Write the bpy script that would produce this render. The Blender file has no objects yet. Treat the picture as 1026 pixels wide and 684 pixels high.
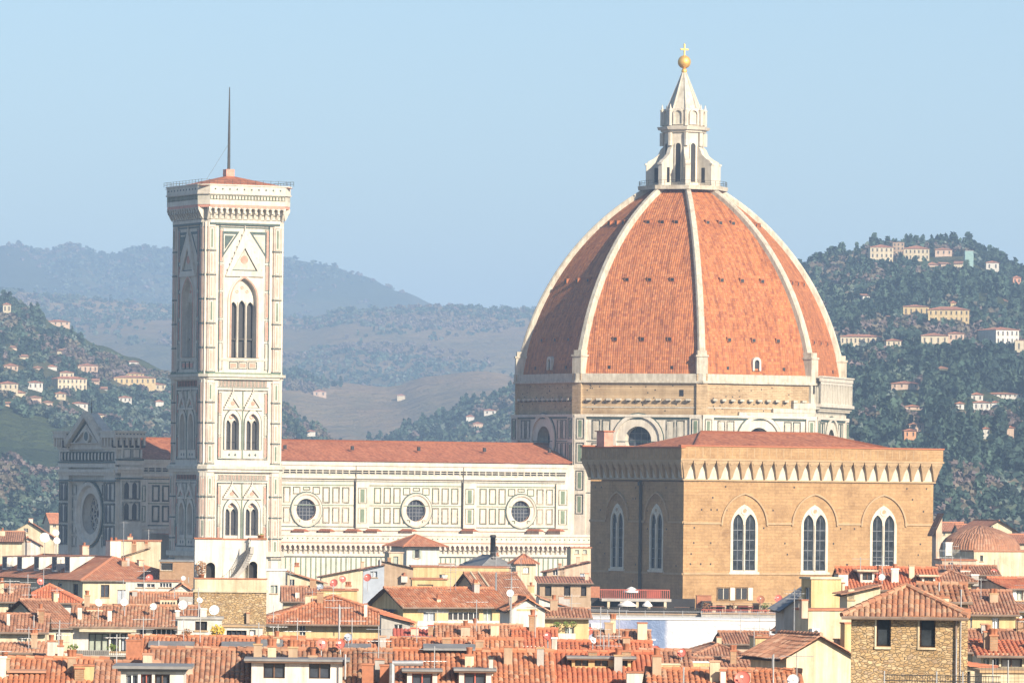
import bpy, math, random
import numpy as np
from mathutils import Vector, Matrix
from mathutils.geometry import tessellate_polygon
from mathutils import noise as mnoise
R = math.radians
random.seed(7)
SC = bpy.context.scene
COL = SC.collection

# ---------------------------------------------------------------- camera
F = 5950.0; CX = 513.0; YH = 490.0; ZC = 48.0; ROLL = R(0.6)
CR, SR = math.cos(ROLL), math.sin(ROLL)
cam = bpy.data.cameras.new('camera'); camo = bpy.data.objects.new('camera', cam); COL.objects.link(camo)
cam.sensor_width = 36.0; cam.lens = 36.0 * F / 1026.0
cam.shift_y = (YH - 342.0) / 1026.0
cam.clip_start = 5.0; cam.clip_end = 40000.0
camo.matrix_world = Matrix(((CR, -SR, 0, 0), (0, 0, -1, 0), (SR, CR, 0, ZC), (0, 0, 0, 1)))
SC.camera = camo

# ---------------------------------------------------------------- light
SUN_AZ = 37.0      # degrees to the right of straight behind the camera
SUN_EL = 25.0
w = bpy.data.worlds.new('World'); SC.world = w; w.use_nodes = True
nt = w.node_tree; nt.nodes.clear()
sky = nt.nodes.new('ShaderNodeTexSky'); sky.sky_type = 'NISHITA'; sky.sun_disc = False
sky.sun_elevation = R(SUN_EL)
sd = Vector((math.sin(R(SUN_AZ)) * math.cos(R(SUN_EL)), -math.cos(R(SUN_AZ)) * math.cos(R(SUN_EL)), math.sin(R(SUN_EL))))
sky.sun_rotation = math.atan2(sd.x, sd.y)
sky.altitude = 100.0; sky.air_density = 1.0; sky.dust_density = 0.5; sky.ozone_density = 3.1
bg = nt.nodes.new('ShaderNodeBackground'); bg.inputs[1].default_value = 0.074
out = nt.nodes.new('ShaderNodeOutputWorld')
nt.links.new(sky.outputs[0], bg.inputs[0]); nt.links.new(bg.outputs[0], out.inputs[0])
sl = bpy.data.lights.new('sun', 'SUN'); slo = bpy.data.objects.new('sun', sl); COL.objects.link(slo)
sl.energy = 5.0; sl.angle = R(0.5); sl.color = (1.0, 0.875, 0.70)
slo.rotation_euler = sd.to_track_quat('Z', 'Y').to_euler()
slo.location = (200, -300, 400)
SC.view_settings.view_transform = 'Standard'; SC.view_settings.look = 'None'
SC.view_settings.exposure = 0.86; SC.view_settings.gamma = 1.0
SC.cycles.max_bounces = 5; SC.cycles.diffuse_bounces = 2; SC.cycles.volume_bounces = 1
SC.cycles.use_denoising = True
HAZE = 1.35e-4

# ---------------------------------------------------------------- pixel <-> world
def at(px, py, Y):
    u = (px - CX) / F; v = (YH - py) / F
    return Vector((Y * (u * CR - v * SR), Y, ZC + Y * (u * SR + v * CR)))
def proj(p):
    z = p[2] - ZC
    u = (p[0] * CR + z * SR) / p[1]; v = (-p[0] * SR + z * CR) / p[1]
    return CX + u * F, YH - v * F
def hit(p, d, px):
    """length t along the horizontal direction d from p at which the column px is met"""
    a, b = -400.0, 400.0
    fa = proj(p + d * a)[0] if (p + d * a).y > 20 else None
    t = 0.0
    for _ in range(12):
        x0 = proj(p + d * t)[0]; x1 = proj(p + d * (t + .5))[0]
        t += (px - x0) / ((x1 - x0) / .5)
    return t
def zat(p, py):
    """height at the plan position p which shows at row py"""
    x, Y = p[0], p[1]
    v = (YH - py) / F
    return ZC + (v * Y + x * SR) / CR

# ---------------------------------------------------------------- materials
MATS = {}
def newmat(name):
    m = bpy.data.materials.new(name); m.use_nodes = True
    n = m.node_tree.nodes; l = m.node_tree.links
    b = n['Principled BSDF']
    MATS[name] = m
    return m, n, l, b
def node(n, t, **k):
    x = n.new(t)
    for a, v in k.items(): setattr(x, a, v)
    return x
def ramp(n, l, fac, stops):
    r = n.new('ShaderNodeValToRGB'); e = r.color_ramp.elements
    e[0].position, e[0].color = stops[0][0], (*stops[0][1], 1)
    e[1].position, e[1].color = stops[-1][0], (*stops[-1][1], 1)
    for p, c in stops[1:-1]:
        k = e.new(p); k.color = (*c, 1)
    l.new(fac, r.inputs[0]); return r.outputs[0]
def mixc(n, l, f, a, b, mode='MIX'):
    m = n.new('ShaderNodeMix'); m.data_type = 'RGBA'; m.blend_type = mode
    if isinstance(f, (int, float)): m.inputs[0].default_value = f
    else: l.new(f, m.inputs[0])
    for i, c in ((6, a), (7, b)):
        if isinstance(c, tuple): m.inputs[i].default_value = (*c, 1)
        else: l.new(c, m.inputs[i])
    return m.outputs[2]
def noise(n, l, vec, scale, detail=4, rough=.6):
    t = n.new('ShaderNodeTexNoise'); t.inputs['Scale'].default_value = scale
    t.inputs['Detail'].default_value = detail; t.inputs['Roughness'].default_value = rough
    if vec is not None: l.new(vec, t.inputs['Vector'])
    return t.outputs[0]
def objco(n): return n.new('ShaderNodeTexCoord').outputs['Object']
def mathn(n, l, op, a, b=None):
    m = n.new('ShaderNodeMath'); m.operation = op
    for i, c in enumerate((a, b)):
        if c is None: continue
        if isinstance(c, (int, float)): m.inputs[i].default_value = c
        else: l.new(c, m.inputs[i])
    return m.outputs[0]
def bump(n, l, b, h, dist, strength=1.0):
    k = n.new('ShaderNodeBump'); k.inputs['Distance'].default_value = dist; k.inputs['Strength'].default_value = strength
    l.new(h, k.inputs['Height']); l.new(k.outputs[0], b.inputs['Normal'])
def plain(name, c, rough=.6, metal=0.0, var=.25, scale=1.2):
    """a surface with a mottled colour: c is the mean"""
    m, n, l, b = newmat(name)
    t = noise(n, l, objco(n), scale, 5)
    lo = tuple(x * (1 - var) for x in c); hi = tuple(min(1, x * (1 + var * .6)) for x in c)
    l.new(ramp(n, l, t, [(.3, lo), (.7, hi)]), b.inputs['Base Color'])
    b.inputs['Roughness'].default_value = rough; b.inputs['Metallic'].default_value = metal
    return m
def stone(name, c1, c2, c3, scale=.6, streak=.5, rough=.8):
    """weathered stone or plaster: patches, vertical streaks and fine grain"""
    m, n, l, b = newmat(name)
    co = objco(n)
    base = ramp(n, l, noise(n, l, co, scale, 6, .65), [(.28, c1), (.5, c2), (.75, c3)])
    mp = n.new('ShaderNodeMapping'); l.new(co, mp.inputs[0]); mp.inputs['Scale'].default_value = (2.2, 2.2, .16)
    st = ramp(n, l, noise(n, l, mp.outputs[0], 1.0, 5, .7), [(.35, (.62, .58, .52)), (.6, (1, 1, 1))])
    l.new(mixc(n, l, streak, base, st, 'MULTIPLY'), b.inputs['Base Color'])
    bump(n, l, b, noise(n, l, co, 3.0, 4), .03)
    b.inputs['Roughness'].default_value = rough
    return m
def masonry(name, cols, mortar, bw, bh, depth=.03, rubble=False, streak=.4):
    """coursed blocks in local axes (works on faces along x and along y)"""
    m, n, l, b = newmat(name)
    co = objco(n)
    s = n.new('ShaderNodeSeparateXYZ'); l.new(co, s.inputs[0])
    k = n.new('ShaderNodeCombineXYZ'); l.new(mathn(n, l, 'ADD', s.outputs[0], s.outputs[1]), k.inputs[0]); l.new(s.outputs[2], k.inputs[1])
    v = k.outputs[0]
    if rubble:
        dn = n.new('ShaderNodeTexNoise'); dn.inputs['Scale'].default_value = 1.3; l.new(v, dn.inputs['Vector'])
        va = n.new('ShaderNodeVectorMath'); va.operation = 'MULTIPLY_ADD'; l.new(dn.outputs[1], va.inputs[0])
        va.inputs[1].default_value = (.30, .22, 0); l.new(v, va.inputs[2]); v = va.outputs[0]
    br = n.new('ShaderNodeTexBrick'); l.new(v, br.inputs['Vector'])
    br.inputs['Color1'].default_value = (*cols[0], 1); br.inputs['Color2'].default_value = (*cols[1], 1)
    br.inputs['Mortar'].default_value = (*mortar, 1)
    br.inputs['Scale'].default_value = 1.0; br.inputs['Mortar Size'].default_value = .018 if not rubble else .03
    br.inputs['Mortar Smooth'].default_value = .3; br.inputs['Bias'].default_value = 0
    br.inputs['Brick Width'].default_value = bw; br.inputs['Row Height'].default_value = bh
    big = ramp(n, l, noise(n, l, co, .22, 7, .72), [(.32, (.62, .56, .5)), (.5, (.95, .93, .9)), (.58, (1.05, 1.03, 1)), (.75, (.92, .82, .70))])
    c = mixc(n, l, .85, br.outputs[0], big, 'MULTIPLY')
    g = ramp(n, l, noise(n, l, v, 2.6, 4, .7), [(.3, (.6, .55, .5)), (.62, (1, 1, 1))])
    c = mixc(n, l, .55, c, g, 'MULTIPLY')
    mp = n.new('ShaderNodeMapping'); l.new(co, mp.inputs[0]); mp.inputs['Scale'].default_value = (1.2, 1.2, .1)
    st = ramp(n, l, noise(n, l, mp.outputs[0], 1.0, 5, .7), [(.35, (.6, .54, .48)), (.6, (1, 1, 1))])
    c = mixc(n, l, streak, c, st, 'MULTIPLY')
    l.new(c, b.inputs['Base Color'])
    hh = mathn(n, l, 'SUBTRACT', noise(n, l, v, 3.5, 3), br.outputs['Fac'])
    bump(n, l, b, hh, depth)
    b.inputs['Roughness'].default_value = .9
    return m
def tiles(name, cols, tw=.24, th=.42, wave=.05, weather=.5, moss=(.30, .24, .16), streak=0.0):
    """terracotta roof tiles; UV is in metres: U along the eave, V up the slope"""
    if name.startswith('roof'): cols = [tuple(x * .80 + y * .20 for x, y in zip(c_, (.42, .28, .19))) for c_ in cols]
    m, n, l, b = newmat(name)
    uv = n.new('ShaderNodeTexCoord').outputs['UV']
    s = n.new('ShaderNodeSeparateXYZ'); l.new(uv, s.inputs[0])
    U = mathn(n, l, 'DIVIDE', s.outputs[0], tw)
    V = mathn(n, l, 'DIVIDE', s.outputs[1], th)
    k = n.new('ShaderNodeCombineXYZ'); l.new(mathn(n, l, 'FLOOR', U), k.inputs[0]); l.new(mathn(n, l, 'FLOOR', V), k.inputs[1])
    wn = n.new('ShaderNodeTexWhiteNoise'); wn.noise_dimensions = '2D'; l.new(k.outputs[0], wn.inputs['Vector'])
    N = len(cols)
    c = ramp(n, l, wn.outputs[0], [(i / (N - 1), x) for i, x in enumerate(cols)])
    big = ramp(n, l, noise(n, l, uv, .22, 6, .7), [(.30, (.60, .52, .48)), (.52, (1, 1, 1)), (.78, (1.0, .88, .76))])
    c = mixc(n, l, weather, c, big, 'MULTIPLY')
    mo = ramp(n, l, noise(n, l, uv, 1.4, 5, .75), [(.56, (0, 0, 0)), (.70, (1, 1, 1))])
    c = mixc(n, l, mathn(n, l, 'MULTIPLY', mo, .45 * weather), c, moss)
    if streak:
        mp = n.new('ShaderNodeMapping'); l.new(uv, mp.inputs[0]); mp.inputs['Scale'].default_value = (.9, .05, 1)
        c = mixc(n, l, streak, c, ramp(n, l, noise(n, l, mp.outputs[0], 1.6, 6, .7), [(.34, (.55, .48, .46)), (.52, (1, 1, 1)), (.75, (1.12, 1.06, 1.0))]), 'MULTIPLY')
    # gaps between rows of tiles
    fr = mathn(n, l, 'FRACT', U)
    wv = mathn(n, l, 'SINE', mathn(n, l, 'MULTIPLY', fr, math.pi))
    l.new(c, b.inputs['Base Color'])
    if wave:
        st = mathn(n, l, 'MULTIPLY', mathn(n, l, 'FRACT', V), -.5)
        bump(n, l, b, mathn(n, l, 'ADD', wv, st), wave)
    else:
        bump(n, l, b, noise(n, l, uv, 14, 3), .012)
    b.inputs['Roughness'].default_value = .85
    return m

def fieldstone(name, cols, mortar, sx=4.6, sz=8.5):
    m, n, l, b = newmat(name)
    co = objco(n); s = n.new('ShaderNodeSeparateXYZ'); l.new(co, s.inputs[0])
    k = n.new('ShaderNodeCombineXYZ')
    l.new(mathn(n, l, 'MULTIPLY', mathn(n, l, 'ADD', s.outputs[0], s.outputs[1]), sx), k.inputs[0]); l.new(mathn(n, l, 'MULTIPLY', s.outputs[2], sz), k.inputs[1])
    v1 = n.new('ShaderNodeTexVoronoi'); v1.inputs['Scale'].default_value = 1; l.new(k.outputs[0], v1.inputs['Vector'])
    v2 = n.new('ShaderNodeTexVoronoi'); v2.feature = 'DISTANCE_TO_EDGE'; v2.inputs['Scale'].default_value = 1; l.new(k.outputs[0], v2.inputs['Vector'])
    sp = n.new('ShaderNodeSeparateColor'); l.new(v1.outputs['Color'], sp.inputs[0])
    c = ramp(n, l, sp.outputs[0], [(i / (len(cols) - 1), x) for i, x in enumerate(cols)])
    big = ramp(n, l, noise(n, l, co, .5, 6, .7), [(.3, (.62, .56, .5)), (.55, (1, 1, 1)), (.8, (1.15, 1.08, .95))])
    c = mixc(n, l, .8, c, big, 'MULTIPLY')
    e = ramp(n, l, v2.outputs['Distance'], [(.02, (0, 0, 0)), (.10, (1, 1, 1))])
    c = mixc(n, l, e, mortar, c)
    l.new(c, b.inputs['Base Color']); b.inputs['Roughness'].default_value = .95
    bump(n, l, b, e, .05)
    return m
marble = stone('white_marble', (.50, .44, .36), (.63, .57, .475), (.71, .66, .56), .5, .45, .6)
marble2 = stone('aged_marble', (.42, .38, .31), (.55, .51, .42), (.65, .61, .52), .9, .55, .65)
green = plain('green_marble', (.045, .08, .07), .5, 0, .4, 2.0)
greenp = plain('pale_green_marble', (.15, .20, .13), .6, 0, .3, 1.0)
pink = plain('pink_marble', (.58, .27, .19), .55, 0, .3, 1.5)
pinkl = plain('pale_pink_marble', (.60, .36, .27), .55, 0, .25, 1.5)
dark = plain('dark_opening', (.016, .014, .016), .5, 0, .4, 1)
glassd = plain('leaded_glass', (.045, .05, .065), .18, 0, .5, 3)
glassb = plain('window_glass', (.030, .036, .042), .35, 0, .9, 1.2)
rough = masonry('rough_drum_masonry', ((.62, .46, .28), (.50, .36, .21)), (.44, .33, .21), .9, .3, .04)
roughl = stone('pale_drum_stone', (.40, .36, .29), (.54, .49, .40), (.64, .60, .50), .8, .7)
domet = tiles('dome_tiles', ((.40, .13, .042), (.48, .165, .052), (.54, .20, .068), (.33, .10, .038), (.53, .215, .085)), .42, .55, .06, .7, (.22, .11, .06), streak=.95)
navet = tiles('nave_roof_tiles', ((.40, .12, .05), (.50, .17, .075), (.56, .21, .10), (.34, .10, .045)), .35, .55, .07, .6, streak=.4)
gold = plain('gilded_copper', (.95, .56, .15), .5, .6, .15, 1)
ribm = stone('rib_marble', (.42, .37, .29), (.56, .51, .41), (.65, .60, .50), .7, .7)
sand = masonry('sandstone_blocks', ((.51, .325, .16), (.44, .275, .13)), (.39, .245, .12), 1.1, .42, .012, False, .3)
sandp = stone('sandstone_trim', (.36, .24, .13), (.44, .30, .165), (.50, .36, .21), .8, .25)
plaw = stone('white_cove_plaster', (.54, .48, .38), (.66, .60, .49), (.73, .68, .58), 1.0, .5)
iron = plain('dark_iron', (.05, .045, .04), .5, .3, .3, 2)
for g_ in (glassb, glassd): g_.node_tree.nodes['Principled BSDF'].inputs['Specular IOR Level'].default_value = .15
lead = plain('grey_lead', (.22, .23, .25), .5, .2, .3, 1)

# ---------------------------------------------------------------- mesh builder
def arch(cx, z0, w, h, k=.5, n=8):
    """outline of an arched opening, k=.5 round, k=1 equilateral pointed"""
    Rr = w * k
    x0, x1 = cx - w / 2, cx + w / 2
    rise = math.sqrt(max(1e-6, Rr * Rr - (Rr - w / 2) ** 2))
    zs = z0 + h - rise
    pts = [(x0, z0), (x1, z0), (x1, zs)]
    a_end = math.acos(max(-1, min(1, (Rr - w / 2) / Rr)))
    for i in range(1, n + 1):
        a = a_end * i / n
        pts.append((x1 - Rr + Rr * math.cos(a), zs + Rr * math.sin(a)))
    for i in range(n - 1, -1, -1):
        a = a_end * i / n
        pts.append((x0 + Rr - Rr * math.cos(a), zs + Rr * math.sin(a)))
    return pts
def circ(cx, cz, r, n=24): return [(cx + r * math.cos(2 * math.pi * i / n), cz + r * math.sin(2 * math.pi * i / n)) for i in range(n)]
def rect(x0, x1, z0, z1): return [(x0, z0), (x1, z0), (x1, z1), (x0, z1)]

class MB:
    def __init__(s):
        s.v = []; s.f = []; s.m = []; s.uv = {}; s.mats = []; s.M = None; s.sm = set()
    def mi(s, m):
        if m not in s.mats: s.mats.append(m)
        return s.mats.index(m)
    def add(s, vs, fs, m, uvs=None, smooth=False):
        o = len(s.v)
        if s.M is not None: vs = [s.M @ Vector(p) for p in vs]
        s.v.extend([tuple(p) for p in vs]); i = s.mi(m)
        for q, f in enumerate(fs):
            if uvs: s.uv[len(s.f)] = uvs[q]
            if smooth: s.sm.add(len(s.f))
            s.f.append([o + a for a in f]); s.m.append(i)
        return s
    def box(s, x0, x1, y0, y1, z0, z1, m):
        vs = [(x, y, z) for x in (x0, x1) for y in (y0, y1) for z in (z0, z1)]
        return s.add(vs, [(0, 1, 3, 2), (4, 6, 7, 5), (0, 4, 5, 1), (2, 3, 7, 6), (0, 2, 6, 4), (1, 5, 7, 3)], m)
    def prism(s, poly, y0, y1, m, caps=True):
        n = len(poly)
        vs = [(p[0], y0, p[1]) for p in poly] + [(p[0], y1, p[1]) for p in poly]
        fs = [(i, (i + 1) % n, (i + 1) % n + n, i + n) for i in range(n)]
        s.add(vs, fs, m)
        if caps:
            t = tessellate_polygon([[Vector((p[0], p[1], 0)) for p in poly]])
            s.add(vs, [tuple(a) for a in t] + [tuple(a + n for a in q) for q in t], m)
        return s
    def face(s, outer, holes, y, m):
        """flat sheet at depth y with holes"""
        loops = [[Vector((p[0], p[1], 0)) for p in L] for L in [outer] + holes]
        t = tessellate_polygon(loops)
        vs = [(p[0], y, p[1]) for L in [outer] + holes for p in L]
        return s.add(vs, [tuple(a) for a in t], m)
    def ring(s, po, pi, y0, y1, m, yi=None):
        """solid frame between two outlines with the same number of points; yi: depth reached by the inner edge"""
        n = len(po); yi = y1 if yi is None else yi
        vs = [(p[0], y0, p[1]) for p in po] + [(p[0], y0, p[1]) for p in pi] + [(p[0], y1, p[1]) for p in po] + [(p[0], yi, p[1]) for p in pi]
        fs = []
        for i in range(n):
            j = (i + 1) % n
            fs += [(i, j, j + n, i + n), (i, j, j + 2 * n, i + 2 * n), (i + n, j + n, j + 3 * n, i + 3 * n)]
        return s.add(vs, fs, m)
    def frame(s, x0, x1, z0, z1, t, y0, y1, m):
        return s.ring(rect(x0, x1, z0, z1), rect(x0 + t, x1 - t, z0 + t, z1 - t), y1, y0, m)
    def funnel(s, po, yo, pi, yi, m):
        n = len(po)
        vs = [(p[0], yo, p[1]) for p in po] + [(p[0], yi, p[1]) for p in pi]
        return s.add(vs, [(i, (i + 1) % n, (i + 1) % n + n, i + n) for i in range(n)], m, smooth=True)
    def tube(s, p, q, r, m, n=6, r2=None):
        p = Vector(p); q = Vector(q); d = (q - p)
        if d.length < 1e-6: return s
        u = d.orthogonal().normalized(); w_ = d.normalized().cross(u); r2 = r if r2 is None else r2
        vs = [p + (u * math.cos(2 * math.pi * i / n) + w_ * math.sin(2 * math.pi * i / n)) * r for i in range(n)] + \
             [q + (u * math.cos(2 * math.pi * i / n) + w_ * math.sin(2 * math.pi * i / n)) * r2 for i in range(n)]
        return s.add(vs, [(i, (i + 1) % n, (i + 1) % n + n, i + n) for i in range(n)] + [tuple(range(n - 1, -1, -1)), tuple(range(n, 2 * n))], m)
    def lathe(s, prof, m, n=16, c=(0, 0), a0=0.0, smooth=True):
        """prof: (radius, z)"""
        vs = [(c[0] + r * math.cos(a0 + 2 * math.pi * i / n), c[1] + r * math.sin(a0 + 2 * math.pi * i / n), z) for r, z in prof for i in range(n)]
        fs = [(k * n + i, k * n + (i + 1) % n, (k + 1) * n + (i + 1) % n, (k + 1) * n + i) for k in range(len(prof) - 1) for i in range(n)]
        return s.add(vs, fs, m, smooth=smooth)
    def build(s, name, parent=None):
        me = bpy.data.meshes.new(name)
        me.from_pydata(s.v, [], s.f)
        for m in s.mats: me.materials.append(m)
        me.polygons.foreach_set('material_index', s.m)
        if s.sm:
            me.polygons.foreach_set('use_smooth', [i in s.sm for i in range(len(s.f))])
        if s.uv:
            L = me.uv_layers.new(name='UVMap')
            for p in me.polygons:
                u = s.uv.get(p.index)
                if u:
                    for li, c in zip(p.loop_indices, u): L.data[li].uv = c
        me.update()
        o = bpy.data.objects.new(name, me); COL.objects.link(o)
        if parent is not None: o.parent = parent
        return o
def tag(o, label=None, cat=None, group=None, kind=None):
    if label: o['label'] = label
    if cat: o['category'] = cat
    if group: o['group'] = group
    if kind: o['kind'] = kind
    return o
def thing(name, label, cat, loc=(0, 0, 0), rz=0.0, group=None):
    o = bpy.data.objects.new(name, None); COL.objects.link(o)
    o.location = loc; o.rotation_euler = (0, 0, rz); o.empty_display_size = .5
    return tag(o, label, cat, group)
def copy_tree(o, parent=None):
    c = o.copy(); COL.objects.link(c)
    if parent is not None: c.parent = parent
    for ch in [x for x in bpy.data.objects if x.parent == o]: copy_tree(ch, c)
    return c
def FM(ox, oy, ang, off=0.0):
    """face matrix: x along the face, -y outwards (like a wall seen from the front), z up; the face starts at (ox,oy) in the thing's axes"""
    return Matrix.Translation((ox, oy, 0)) @ Matrix.Rotation(ang, 4, 'Z')
class Fr:
    """a building's frame: origin in plan + heading; local x recedes to the right, local y recedes to the left"""
    def __init__(s, px, py, Y, th):
        p = at(px, py, Y); s.o = Vector((p.x, p.y, 0)); s.th = R(th)
        s.u = Vector((math.cos(s.th), math.sin(s.th), 0)); s.v = Vector((-math.sin(s.th), math.cos(s.th), 0))
    def w(s, x, y): return s.o + s.u * x + s.v * y
    def xat(s, px, py=500, y=0.0):
        p = s.w(0, y); p = Vector((p.x, p.y, zat(p, py))); return hit(p, s.u, px)
    def yat(s, px, py=500, x=0.0):
        p = s.w(x, 0); p = Vector((p.x, p.y, zat(p, py))); return hit(p, s.v, px)
    def z(s, py, x=0.0, y=0.0): return zat(s.w(x, y), py)
# ================================================================ terrain
GZ = 18.0
def vcol_mat(name, mul=1.0, rough=.9, bumpd=0, ns=.3):
    m, n, l, b = newmat(name)
    a = n.new('ShaderNodeAttribute'); a.attribute_name = 'tint'
    co = objco(n)
    g = ramp(n, l, noise(n, l, co, ns, 5, .7), [(.3, (.55, .55, .55)), (.7, (1.25, 1.25, 1.2))])
    c = mixc(n, l, .8, a.outputs[0], g, 'MULTIPLY')
    l.new(c, b.inputs['Base Color']); b.inputs['Roughness'].default_value = rough
    b.inputs['Specular IOR Level'].default_value = .2
    return m
foliage = vcol_mat('distant_foliage', ns=.15)
def hillmat(name, cs, scale):
    m, n, l, b = newmat(name)
    co = objco(n)
    mp = n.new('ShaderNodeMapping'); l.new(co, mp.inputs[0]); mp.inputs['Scale'].default_value = (1, .35, 1.6)
    c = ramp(n, l, noise(n, l, mp.outputs[0], scale, 7, .62), cs)
    vo = n.new('ShaderNodeTexVoronoi'); l.new(mp.outputs[0], vo.inputs['Vector']); vo.inputs['Scale'].default_value = scale * 2.3
    c2 = ramp(n, l, vo.outputs['Color'], [(.2, (.75, .72, .66)), (.8, (1.15, 1.1, 1.0))])
    c = mixc(n, l, .6, c, c2, 'MULTIPLY')
    l.new(c, b.inputs['Base Color']); b.inputs['Roughness'].default_value = .95
    b.inputs['Specular IOR Level'].default_value = .1
    bump(n, l, b, noise(n, l, co, scale * 8, 5, .7), 12.0)
    return m
far_m = hillmat('far_ridge_ground', [(.30, (.035, .055, .03)), (.47, (.06, .075, .035)), (.56, (.13, .12, .065)), (.7, (.20, .16, .09))], .0016)
mid_m = hillmat('plateau_ground', [(.30, (.07, .085, .045)), (.43, (.15, .13, .07)), (.53, (.25, .175, .105)), (.7, (.36, .27, .16))], .0026)
near_m = hillmat('wooded_hill_ground', [(.30, (.035, .055, .02)), (.5, (.07, .085, .035)), (.62, (.13, .12, .06)), (.78, (.22, .18, .10))], .006)

def interp(pts, x):
    if x <= pts[0][0]: return pts[0][1]
    for (a, b), (c, d) in zip(pts, pts[1:]):
        if x <= c:
            t = (x - a) / (c - a); t = t * t * (3 - 2 * t)
            return b + (d - b) * t
    return pts[-1][1]
class Hill:
    def __init__(s, sky_, Yf, Yr, zf, rough_, nsc, shape=1.0, seed=0):
        s.sky = sky_; s.Yf = Yf; s.Yr = Yr; s.zf = zf; s.rg = rough_; s.ns = nsc; s.sh = shape; s.seed = seed
    def pt(s, px, t):
        """t 0 at the foot, 1 on the ridge, more behind it"""
        Y = s.Yf + (s.Yr - s.Yf) * t
        yr = interp(s.sky, px)
        zr = at(px, yr, s.Yr).z
        tt = min(t, 1.0)
        k = (tt ** s.sh) if t <= 1 else 1 - (t - 1) * 1.1
        x = at(px, 480, Y).x
        q = Vector((x * s.ns, Y * s.ns, s.seed))
        nz = mnoise.fractal(q, .9, 2.1, 6) * s.rg * math.sin(math.pi * min(1, max(.06, tt * .93)))
        return Vector((x, Y, s.zf + (zr - s.zf) * k + nz))
    def mesh(s, name, mat, p0, p1, nx=120, ny=40):
        vs = []; fs = []
        T = [i / (ny - 8) for i in range(ny)]
        for t in T:
            for i in range(nx + 1): vs.append(s.pt(p0 + (p1 - p0) * i / nx, t))
        for j in range(ny - 1):
            for i in range(nx):
                a = j * (nx + 1) + i; fs.append((a, a + 1, a + nx + 2, a + nx + 1))
        b = MB(); b.add(vs, fs, mat, smooth=True)
        return tag(b.build(name), kind='structure')
    def find(s, px, py):
        """first point of the slope, from the foot up, that shows at px,py"""
        best = None
        for i in range(0, 101):
            p = s.pt(px, i / 100); e = proj(p)[1] - py
            if e <= 0: return p
        return s.pt(px, 1.0)
hA = Hill([(-120, 250), (-40, 252), (14, 244), (45, 251), (65, 245), (105, 255), (145, 247), (172, 250), (230, 254), (288, 260), (325, 265), (360, 276), (400, 292), (440, 306), (480, 309), (540, 309), (700, 318), (900, 300), (1150, 300)], 7200, 9800, 70, 26, .0011, 1.0, 3)
hB = Hill([(-120, 292), (0, 290), (60, 296), (120, 302), (170, 308), (230, 316), (300, 320), (350, 311), (440, 309), (540, 310), (620, 316), (800, 330), (1150, 330)], 5200, 7000, 50, 30, .0016, .8, 5)
hC = Hill([(-120, 372), (150, 372), (230, 368), (290, 374), (330, 384), (390, 388), (430, 377), (480, 371), (530, 376), (620, 380), (800, 380), (1150, 380)], 3900, 5000, 36, 22, .0024, .9, 8)
hD = Hill([(-140, 262), (-60, 280), (0, 301), (30, 313), (60, 327), (100, 346), (130, 358), (170, 373), (220, 388), (270, 402), (310, 430), (345, 452), (400, 480), (460, 515), (520, 548)], 1900, 3300, 18.5, 12, .004, .95, 11)
hE = Hill([(270, 540), (320, 490), (370, 450), (410, 436), (440, 424), (480, 406), (530, 392), (600, 380), (700, 360), (800, 350), (900, 400)], 2600, 3700, 19, 12, .004, .9, 14)
hF = Hill([(620, 550), (660, 470), (700, 390), (760, 315), (800, 279), (820, 270), (850, 260), (872, 252), (900, 250), (960, 249), (985, 262), (1026, 278), (1080, 290), (1160, 310)], 1500, 3000, 18.5, 12, .004, .85, 17)
hA.mesh('hills', far_m, -500, 1500, 190, 40)
hB.mesh('hills', mid_m, -500, 1500, 190, 40)
hC.mesh('hills', mid_m, -500, 1500, 160, 36)
hD.mesh('hillside', near_m, -500, 520, 190, 50)
hE.mesh('hillside', near_m, 280, 920, 120, 40)
hF.mesh('hillside', near_m, 640, 1500, 190, 60)
g = MB()
g.add([(-30000, -400, GZ), (30000, -400, GZ), (30000, 30000, GZ), (-30000, 30000, GZ)], [(0, 1, 2, 3)], plain('street_paving', (.12, .105, .09), .9, 0, .3, .02))
tag(g.build('ground'), kind='structure')

# ---- foliage: one leaf-clump cloud per tree, all trees of a wood in one mesh (a far-off wood)
rng = np.random.default_rng(5)
def tree_proto(nq, kind, sz):
    """quads: centre offsets inside a crown of unit width"""
    out_ = []
    for _ in range(nq):
        while True:
            p = rng.uniform(-1, 1, 3)
            if p @ p < 1 and (p @ p > .2): break
        if kind == 'cyp':
            h = (p[2] + 1) / 2; wr = .15 * (1 - h * .8) + .03
            c = np.array([p[0] * wr * 1.3, p[1] * wr * 1.3, .05 + h * 1.0]); s0 = sz * .7
        else:
            lump = 1 + .25 * math.sin(p[0] * 5 + kind) * math.cos(p[1] * 4 + kind * 2)
            c = np.array([p[0] * .5 * lump, p[1] * .5 * lump, .50 + p[2] * .42 * lump]); s0 = sz
        a = rng.normal(size=3); a /= np.linalg.norm(a)
        b_ = np.cross(a, rng.normal(size=3)); b_ /= np.linalg.norm(b_)
        s_ = s0 * rng.uniform(.7, 1.4)
        out_.append([c + (a + b_) * s_, c + (a - b_) * s_, c + (-a - b_) * s_ * .9, c + (-a + b_) * s_])
    return np.array(out_).reshape(-1, 3)
PRS = {k: ([tree_proto(k, i, z) for i in range(5)], [tree_proto(int(k * .8), 'cyp', z) for _ in range(3)]) for k, z in ((22, .19), (40, .15), (70, .115))}
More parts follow.
